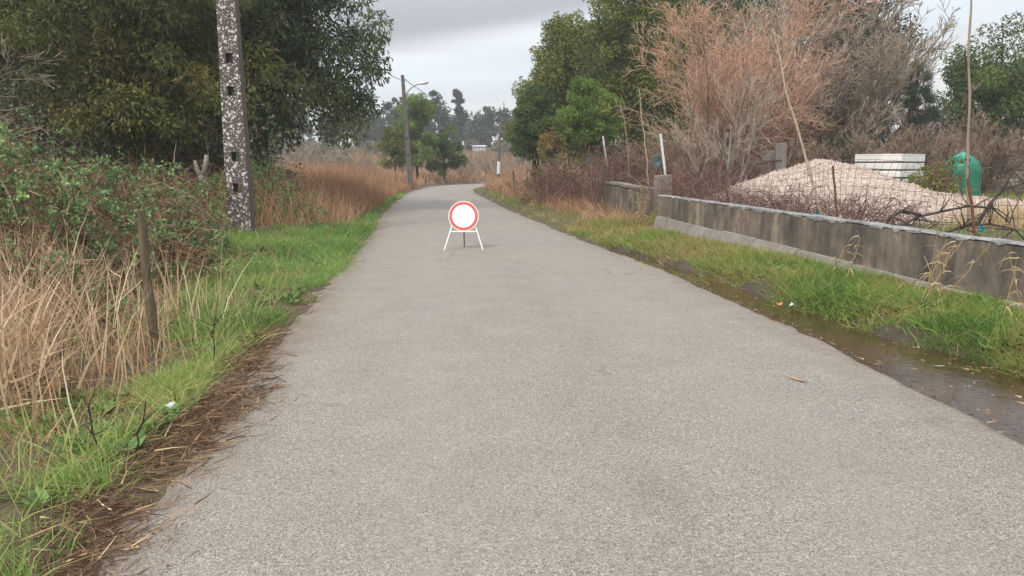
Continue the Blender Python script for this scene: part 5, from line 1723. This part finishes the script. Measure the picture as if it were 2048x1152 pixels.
def yard_grass():
    reseed('yard_grass')
    def keep(x, y, s, e):
        wx = wallx(y)
        return (x > wx + 0.35) * (0.2 + patch(x, y, 1.2, 91))
    x, y, s, e = scatter(26000, 5.5, 14, 6, 17, keep)
    m = MB(); blades(m, x, y, 0.04, 0.20, 0.012, 0.4, np.clip(0.5 + 0.6 * (patch(x, y, 0.8, 92) - 0.5) + rng.normal(0, 0.15, len(x)), 0, 1), 1)
    tag(obj('yard_grass', m, M['grass']), 'green grass in the yard behind the wall', 'grass', kind='stuff')
    x, y, s, e = scatter(16000, 14, 30, 22, 34, lambda x, y, s, e: 0.6 + 0 * x)
    m = MB(); blades(m, x, y, 0.05, 0.30, 0.035, 0.4, np.clip(rng.normal(0.45, 0.2, len(x)), 0, 1), 1)
    tag(obj('rough_grass', m, M['grass_mix']), 'rough grass around the bottle bank', 'grass', kind='stuff')
    # pale tussocks right of the heap
    n = 3600
    c = np.array([(9.2, 14.6), (10.0, 15.4), (10.9, 15.0), (11.8, 16.4), (10.5, 16.6), (12.6, 16.0)])[rng.integers(0, 6, n)]
    x = c[:, 0] + rng.normal(0, 0.42, n); y = c[:, 1] + rng.normal(0, 0.42, n)
    m = MB(); blades(m, x, y, 0.25, 0.75, 0.012, 0.4, rng.random(n), 3, 0.6)
    tag(obj('straw_tussock', m, M['straw']), 'pale yellow dry grass tussocks right of the gravel heap', 'grass', kind='stuff')


yard_grass()


def reeds():
    reseed('reeds')
    # flattened dry reeds close by on the left
    def keep(x, y, s, e):
        d = ((x + 4.3) / 1.7) ** 2 + ((y - 5.9) / 2.0) ** 2
        line = sst(-0.52 * y - 0.2 - x + (fbm(x * 2, y * 2, 106, 3) - 0.5) * 0.9, 0.0, 0.5)
        return (d < 1) * (e > 0.6) * line * (1 - 0.4 * d) * (0.35 + 1.1 * fbm(x * 1.5, y * 1.5, 107, 3))
    x, y, s, e = scatter(26000, -6.0, -2.0, 3.7, 7.9, keep)
    n = len(x)
    m = MB()
    B = np.stack([x, y, H(x, y) + rng.uniform(-0.02, 0.28, n)], -1)
    D = nrm(np.stack([rng.normal(-0.05, 0.55, n), rng.normal(0, 0.5, n), rng.uniform(0.1, 1.7, n)], -1))
    ribbons(m, B, D, rng.uniform(0.15, 0.8, n) * (0.6 + 0.7 * patch(x, y, 1.3, 108)), rng.uniform(0.004, 0.02, n), rdir(n) * 0.28, np.clip(rng.normal(0.5, 0.24, n), 0, 1), 3)
    # upright stalks
    x, y, s, e = scatter(900, -5.4, -2.5, 4.2, 8.2, lambda x, y, s, e: (e > 0.7) * 0.6)
    blades(m, x, y, 0.4, 1.05, 0.011, 0.16, np.clip(rng.normal(0.6, 0.2, len(x)), 0, 1), 3, 0.15)
    tag(obj('dry_reeds', m, M['reed']), 'flattened heap of straw-coloured dry reeds at the left picture edge', 'reeds', kind='stuff')
    # dead stems through the bank behind the stake
    def keep2(x, y, s, e):
        lo = np.interp(y, [6, 9, 12, 16, 20], [0.7, 1.7, 2.6, 3.0, 2.0])
        return (s > 0) * (e > 0.3) * (e < lo + 1.5) * np.where(e > lo, 0.8, 0.16 * sst(fbm(x * 1.2, y * 1.2, 110, 3), 0.35, 0.6))
    x, y, s, e = scatter(16000, -9, -1.7, 3.5, 22, keep2)
    m = MB(); blades(m, x, y, 0.15, 0.65, 0.011, 0.7, np.clip(rng.normal(0.4, 0.24, len(x)), 0, 1), 3, 0.5)
    tag(obj('dead_bracken', m, M['reed_red']), 'rust-brown dead bracken and stems along the foot of the bramble bank', 'bracken', kind='stuff')
    # reddish reed field further up on the left
    def keep3(x, y, s, e):
        lo = np.interp(y, [18, 20, 26, 50, 60, 80], [1.9, 0.75, 0.5, 0.45, 0.9, 1.0]) + (fbm(x, y, 93, 3) - 0.5) * 0.7
        return (s > 0) * (e > lo) * np.interp(e, [0, 6, 12], [1, 0.8, 0.35])
    x, y, s, e = scatter(52000, -15, -3.6, 18.5, 62, keep3)
    tl = np.interp(e, [0.6, 1.8, 6], [0.75, 1.5, 1.8]) * (0.75 + 0.5 * patch(x, y, 0.35, 94))
    m = MB(); blades(m, x, y, 0.25, tl, np.interp(y, [20, 60], [0.014, 0.034]), 0.22, np.clip(0.45 + 0.7 * (patch(x, y, 0.25, 95) - 0.5) + rng.normal(0, 0.2, len(x)), 0, 1), 2, 0.22)
    tag(obj('reed_field', m, M['reed_red']), 'reddish brown dry reeds along the left roadside up to the lamp pole', 'reeds', kind='stuff')
    # reeds beyond the bend, on the rise
    def keep4(x, y, s, e):
        return (s > 0) * (e > 1.1) * 1.0
    x, y, s, e = scatter(22000, -26, 14, 60, 112, keep4)
    tl = 1.3 * (0.6 + 0.8 * patch(x, y, 0.2, 96))
    m = MB(); blades(m, x, y, 0.3, tl, 0.055, 0.25, np.clip(0.45 + 0.8 * (patch(x, y, 0.12, 97) - 0.5) + rng.normal(0, 0.2, len(x)), 0, 1), 2, 0.22)
    tag(obj('far_reeds', m, M['reed_red']), 'brown reeds on the rise beyond the road bend', 'reeds', kind='stuff')
    # brown tufts on the right bank
    def keep5(x, y, s, e):
        lo = np.interp(y, [18, 22, 30, 50], [1.1, 1.2, 1.4, 1.0]) + (fbm(x, y, 98, 3) - 0.5) * 1.0
        wx = np.interp(y, [18, 20.8, 26, 34, 62], [3.3, 3.6, 3.1, 3.4, 6.0])
        return (s < 0) * (e > lo) * (x < wx) * 0.9
    x, y, s, e = scatter(46000, -3, 5, 18.8, 64, keep5)
    tl = (0.45 + 0.75 * patch(x, y, 0.7, 99)) * np.interp(y, [19, 24, 34], [0.65, 0.8, 1.25])
    m = MB(); blades(m, x, y, 0.15, tl, np.interp(y, [20, 60], [0.012, 0.034]), 0.38, np.clip(0.5 + 0.8 * (patch(x, y, 0.5, 100) - 0.5) + rng.normal(0, 0.22, len(x)), 0, 1), 2, 0.45)
    tag(obj('brown_tufts', m, M['reed_red']), 'brown dry grass on the right bank between road and brambles', 'grass', kind='stuff')


reeds()


def litter():
    reseed('litter')
    # needles, stems and bark washed against the left road edge
    def keep(x, y, s, e):
        c = 0.13 + (fbm(x * 0 + 3, y * 1.1, 101, 4) - 0.5) * 0.6
        wd = np.interp(y, [2, 5, 8, 14], [0.22, 0.22, 0.12, 0.07])
        return (s > 0) * np.exp(-((e - c) / wd) ** 2) * np.interp(y, [2, 5, 7.5, 10, 20], [1, 1, 0.7, 0.3, 0.12]) * (0.4 + 0.8 * sst(fbm(x * 2.5, y * 2.5, 109, 3), 0.35, 0.6))
    zz = [scatter(60000, -3.2, -0.9, 2.0, 7.5, keep), scatter(40000, -5.0, -1.5, 7.5, 22, keep)]
    x, y, s, e = [np.concatenate(q) for q in zip(*zz)]
    n = len(x)
    z = np.maximum(H(x, y), 0.012) + rng.uniform(0.0, 0.03, n)
    ang = rng.normal(1.35, 1.1, n)
    D = nrm(np.stack([np.cos(ang), np.sin(ang), rng.normal(0.05, 0.14, n)], -1))
    m = MB(); ribbons(m, np.stack([x, y, z], -1), D, 0.03 + 0.2 * rng.random(n) ** 2 * np.interp(y, [2, 6], [0.9, 1.2]), rng.uniform(0.002, 0.009, n), rdir(n) * 0.15, np.clip(rng.normal(0.42, 0.25, n), 0, 1), 2)
    # the strip where the verge meets water on the right
    x, y, s, e = scatter(16000, 0, 4.6, 3.0, 20, lambda x, y, s, e: (s < 0) * np.maximum(np.exp(-((e - 0.03) / 0.10) ** 2), 0.55 * (e > pudw(y) * 0.75) * (e < pudw(y) * 1.6 + 0.1)))
    n = len(x); z = np.maximum(H(x, y), -0.03) + rng.uniform(0.0, 0.02, n); ang = rng.uniform(0, 6, n)
    ribbons(m, np.stack([x, y, z], -1), nrm(np.stack([np.cos(ang), np.sin(ang), rng.normal(0.05, 0.1, n)], -1)), rng.uniform(0.02, 0.09, n), rng.uniform(0.003, 0.009, n), rdir(n) * 0.2, np.clip(rng.normal(0.5, 0.3, n), 0, 1), 1)
    # bits afloat on the puddle
    x, y, s, e = scatter(2600, 1.5, 4.6, 3.0, 12.5, lambda x, y, s, e: (s < 0) * (e > 0.0) * (e < pudw(y)) * 0.35)
    n = len(x); ang = rng.uniform(0, 6, n)
    ribbons(m, np.stack([x, y, np.full(n, -0.049)], -1), nrm(np.stack([np.cos(ang), np.sin(ang), 0 * ang], -1)), rng.uniform(0.01, 0.07, n), rng.uniform(0.003, 0.012, n), np.zeros((n, 3)), np.clip(rng.normal(0.75, 0.3, n), 0, 1), 1)
    # scattered bits on the asphalt
    x, y, s, e = scatter(5200, -4, 3, 2.2, 30, lambda x, y, s, e: (e < 0) * (0.05 + np.exp(e / 0.25)))
    n = len(x); ang = rng.uniform(0, 6, n)
    ribbons(m, np.stack([x, y, np.full(n, 0.055)], -1) - np.array([0, 0, 0.03]) * sst(np.abs(e), 1.2, 0)[:, None], nrm(np.stack([np.cos(ang), np.sin(ang), rng.normal(0.0, 0.05, n)], -1)), rng.uniform(0.01, 0.06, n), rng.uniform(0.002, 0.006, n), rdir(n) * 0.1, np.clip(rng.normal(0.4, 0.3, n), 0, 1), 1)
    tag(obj('road_edge_litter', m, M['litter']), 'brown plant litter washed along the road edges', 'litter', kind='stuff')
    # loose chippings at the broken right edge
    x, y, s, e = scatter(6000, 0, 4, 3, 22, lambda x, y, s, e: (s < 0) * np.exp(-((e + 0.02) / 0.09) ** 2) * 0.8)
    n = len(x); P = np.stack([x, y, np.maximum(H(x, y), 0.0) + 0.008], -1)
    sz = rng.uniform(0.004, 0.014, n)[:, None, None]
    base = np.array([(1, 0, -0.5), (-0.5, 0.85, -0.5), (-0.5, -0.85, -0.5), (0, 0, 0.8)])[None] * rng.uniform(0.6, 1.4, (n, 4, 1)) * sz
    b = (np.arange(n) * 4)[:, None]
    m = MB().add((P[:, None, :] + base).reshape(-1, 3), None, (b[:, :, None] + np.array([(0, 1, 3), (1, 2, 3), (2, 0, 3)])[None]).reshape(-1, 3))
    tag(obj('loose_chippings', m, M['footing']), 'loose pale chippings along the right road edge', 'gravel', kind='stuff')


litter()


def weeds():
    """low broad-leaved weeds among the verge grass"""
    reseed('weeds')
    m = MB()
    x, y, s, e = scatter(4200, -5, 5.2, 2.0, 16, lambda x, y, s, e: (e > 0.25) * (e < 1.9) * ((s > 0) | (e > pudw(y) + 0.15)) * (x < wallx(y) - 0.2) * sst(patch(x, y, 1.1, 103), 0.4, 0.65))
    n = len(x); k = 7
    xx = np.repeat(x, k); yy = np.repeat(y, k)
    ang = rng.uniform(0, 6.28, n * k)
    D = nrm(np.stack([np.cos(ang), np.sin(ang), rng.uniform(0.15, 0.9, n * k)], -1))
    L = rng.uniform(0.04, 0.13, n * k)
    B = np.stack([xx, yy, H(xx, yy) + 0.02], -1)
    leaves(m, B + D * (L * 0.55)[:, None], D, L, L * rng.uniform(0.3, 0.6, n * k), np.clip(rng.normal(0.5, 0.25, n * k), 0, 1), up=0.7)
    tag(obj('verge_weeds', m, M['weed']), 'low broad-leaved weeds in both verges', 'weeds', kind='stuff')


weeds()

# ------------------------------------------------------------------ small single things
def old_post(label, loc, h, lean, seed):
    m = MB(); P = wobble_line((0, 0, -0.1), (lean, 0, h), 6, 0.012, seed)
    tubes(m, P[None], np.linspace(0.055, 0.04, 6)[None], 7, cap=True)
    tag(obj('fence_post', m, M['deadwood'], None, (loc[0], loc[1], h1(*loc))), label, 'post', 'old posts by the far bend')


old_post('thin dark fence post in brown grass closest to the far bend', (0.15, 40.0), 1.25, -0.08, 1)
old_post('thin dark fence post under the deep green mimosa', (0.72, 38.5), 1.3, 0.06, 2)
old_post('leaning dark fence post between mimosa and far white stake', (1.35, 35.5), 1.2, 0.15, 3)
def bent_leaf(label, loc, L, w, mat, rz, cat='leaf', name='fallen_leaf', lift=0.02):
    n = 7
    s = np.linspace(-1, 1, n)
    wd = w * (1 - np.abs(s) ** 1.7) * 0.5 + 0.001
    z = lift * (s ** 2) + 0.004
    V = np.concatenate([np.stack([s * L / 2, -wd, z + 0.3 * wd], -1), np.stack([s * L / 2, 0 * s, z], -1), np.stack([s * L / 2, wd, z + 0.3 * wd], -1)])
    i = np.arange(n - 1)
    f = np.concatenate([np.stack([i, i + 1, n + i + 1, n + i], -1), np.stack([n + i, n + i + 1, 2 * n + i + 1, 2 * n + i], -1)])
    o = obj(name, MB().add(V, f), mat, None, loc, (0, 0, rz))
    sd = o.modifiers.new('thickness', 'SOLIDIFY'); sd.thickness = 0.0015
    return tag(o, label, cat)


M['leaf_tan'] = plain('tan_leaf', (0.36, 0.20, 0.11), 0.7, 0.2, 20)
M['leaf_orange'] = plain('orange_leaf', (0.55, 0.20, 0.09), 0.6, 0.2, 20)
M['leaf_pale'] = plain('pale_leaf', (0.42, 0.50, 0.40), 0.6, 0.2, 20)
bent_leaf('long tan fallen leaf lying alone on the asphalt', (2.11, 5.5, 0.032), 0.19, 0.03, M['leaf_tan'], RAD(118))
bent_leaf('orange fallen leaf at the puddle edge', (3.08, 8.75, 0.0), 0.12, 0.08, M['leaf_orange'], RAD(20), lift=0.04)
bent_leaf('pale grey-green fallen leaf at the puddle edge', (3.20, 8.62, 0.01), 0.13, 0.07, M['leaf_pale'], RAD(80), lift=0.04)
bent_leaf('small pale leaf floating in the puddle', (3.55, 6.2, -0.048), 0.10, 0.03, M['cane'], RAD(5), lift=0.008)


def plastic_scrap():
    g = np.random.default_rng(4)
    n = 9
    u, v = np.meshgrid(np.linspace(-1, 1, n), np.linspace(-1, 1, n), indexing='ij')
    V = 0.62 * np.stack([u * 0.07 * (1 - 0.3 * v ** 2), v * 0.05 * (1 - 0.2 * u ** 2), 0.07 * np.exp(-(u * 1.2) ** 2) * (1 - 0.4 * v) + g.normal(0, 0.007, u.shape)], -1)
    i = np.arange(n - 1)[:, None]; j = np.arange(n - 1)[None, :]
    f = np.stack([i * n + j, (i + 1) * n + j, (i + 1) * n + j + 1, i * n + j + 1], -1).reshape(-1, 4)
    z = h1(-2.2, 4.8)
    o = obj('plastic_scrap', MB().add(V.reshape(-1, 3), f), M['plastic'], None, (-2.2, 4.8, z + 0.03), (RAD(35), 0, RAD(-30)), smooth=True)
    sd = o.modifiers.new('thickness', 'SOLIDIFY'); sd.thickness = 0.002
    tag(o, 'crumpled white plastic scrap in the grass by the road litter', 'litter')


plastic_scrap()


def bare_stem(label, loc, top, seed, n=4):
    t_ = MB()
    P = wobble_line((0, 0, -0.05), top, 8, 0.012, seed)
    tubes(t_, P[None], np.linspace(0.007, 0.003, 8)[None], 5)
    g = np.random.default_rng(seed)
    for k in range(n):
        b = P[g.integers(3, 7)]
        e = b + np.array([g.normal(0, 0.07), g.normal(0, 0.04), g.uniform(0.05, 0.16)])
        tubes(t_, wobble_line(b, e, 4, 0.005, seed + k + 1)[None], np.linspace(0.004, 0.0016, 4)[None], 4)
    tag(obj('leafless_plant', t_, M['bark_dark'], None, (loc[0], loc[1], h1(*loc))), label, 'plant', 'bare dark stems')


bare_stem('dark leafless stem with a fork in the nearest left grass', (-2.20, 3.95), (-0.12, 0.05, 0.34), 11, 5)
bare_stem('straight dark leafless stem right of the forked one', (-2.06, 3.95), (0.09, 0.03, 0.33), 12, 2)
bare_stem('thin dark stem at the grass edge near the wooden stake', (-2.42, 6.0), (0.06, 0.0, 0.42), 13, 3)


def straw_stalks(label, loc, n, seed, h=0.7):
    t = thing('straw_stalks', label, 'reed', (loc[0], loc[1], h1(*loc)), 0, 'straw reeds before the wall')
    g = np.random.default_rng(seed)
    m = MB(); m2 = MB()
    for k in range(n):
        top = (g.normal(0.02, 0.16), g.normal(0, 0.12), h * g.uniform(0.7, 1.15))
        P = wobble_line((g.normal(0, 0.1), g.normal(0, 0.1), -0.03), top, 7, 0.01, seed * 50 + k)
        tubes(m, P[None], np.linspace(0.006, 0.0025, 7)[None], 5, g.random(1))
        q = 9
        i = g.integers(2, 7, q)
        D = nrm(np.stack([g.normal(0, 1, q), g.normal(0, 0.6, q), g.uniform(0.1, 0.8, q)], -1))
        ribbons(m2, P[i], D, g.uniform(0.1, 0.26, q), g.uniform(0.008, 0.018, q), np.stack([0 * i, 0 * i, -g.uniform(0.6, 1.4, q)], -1), g.random(q), 4)
    obj('stalks', m, M['straw'], t); obj('leaves', m2, M['straw'], t)


straw_stalks('pale dry reed stalks with drooping leaves in front of the wall at the right', (4.55, 8.1), 7, 3, 0.72)
straw_stalks('few bent straw stalks before the wall at the right picture edge', (4.85, 7.35), 4, 4, 0.6)
straw_stalks('dry brown stalks in front of the wall middle', (4.25, 9.9), 3, 5, 0.5)
straw_stalks('dry stalks clustered at the far end of the concrete wall', (3.25, 19.2), 9, 6, 0.95)

# ------------------------------------------------------------------ damp winter air
def haze():
    m = MB(); box(m, (-1620, -1620, -1.6), (1620, 1620, 36.0))
    mt, nt, out = newmat('haze_air')
    v = nt.nodes.new('ShaderNodeVolumePrincipled')
    v.inputs['Color'].default_value = (0.86, 0.90, 0.94, 1)
    v.inputs['Density'].default_value = 0.0011
    v.inputs['Anisotropy'].default_value = 0.2
    nt.links.new(v.outputs[0], out.inputs['Volume'])
    o = obj('haze', m, mt)
    tag(o, 'thin grey winter haze over the far trees', 'haze', kind='stuff')


haze()
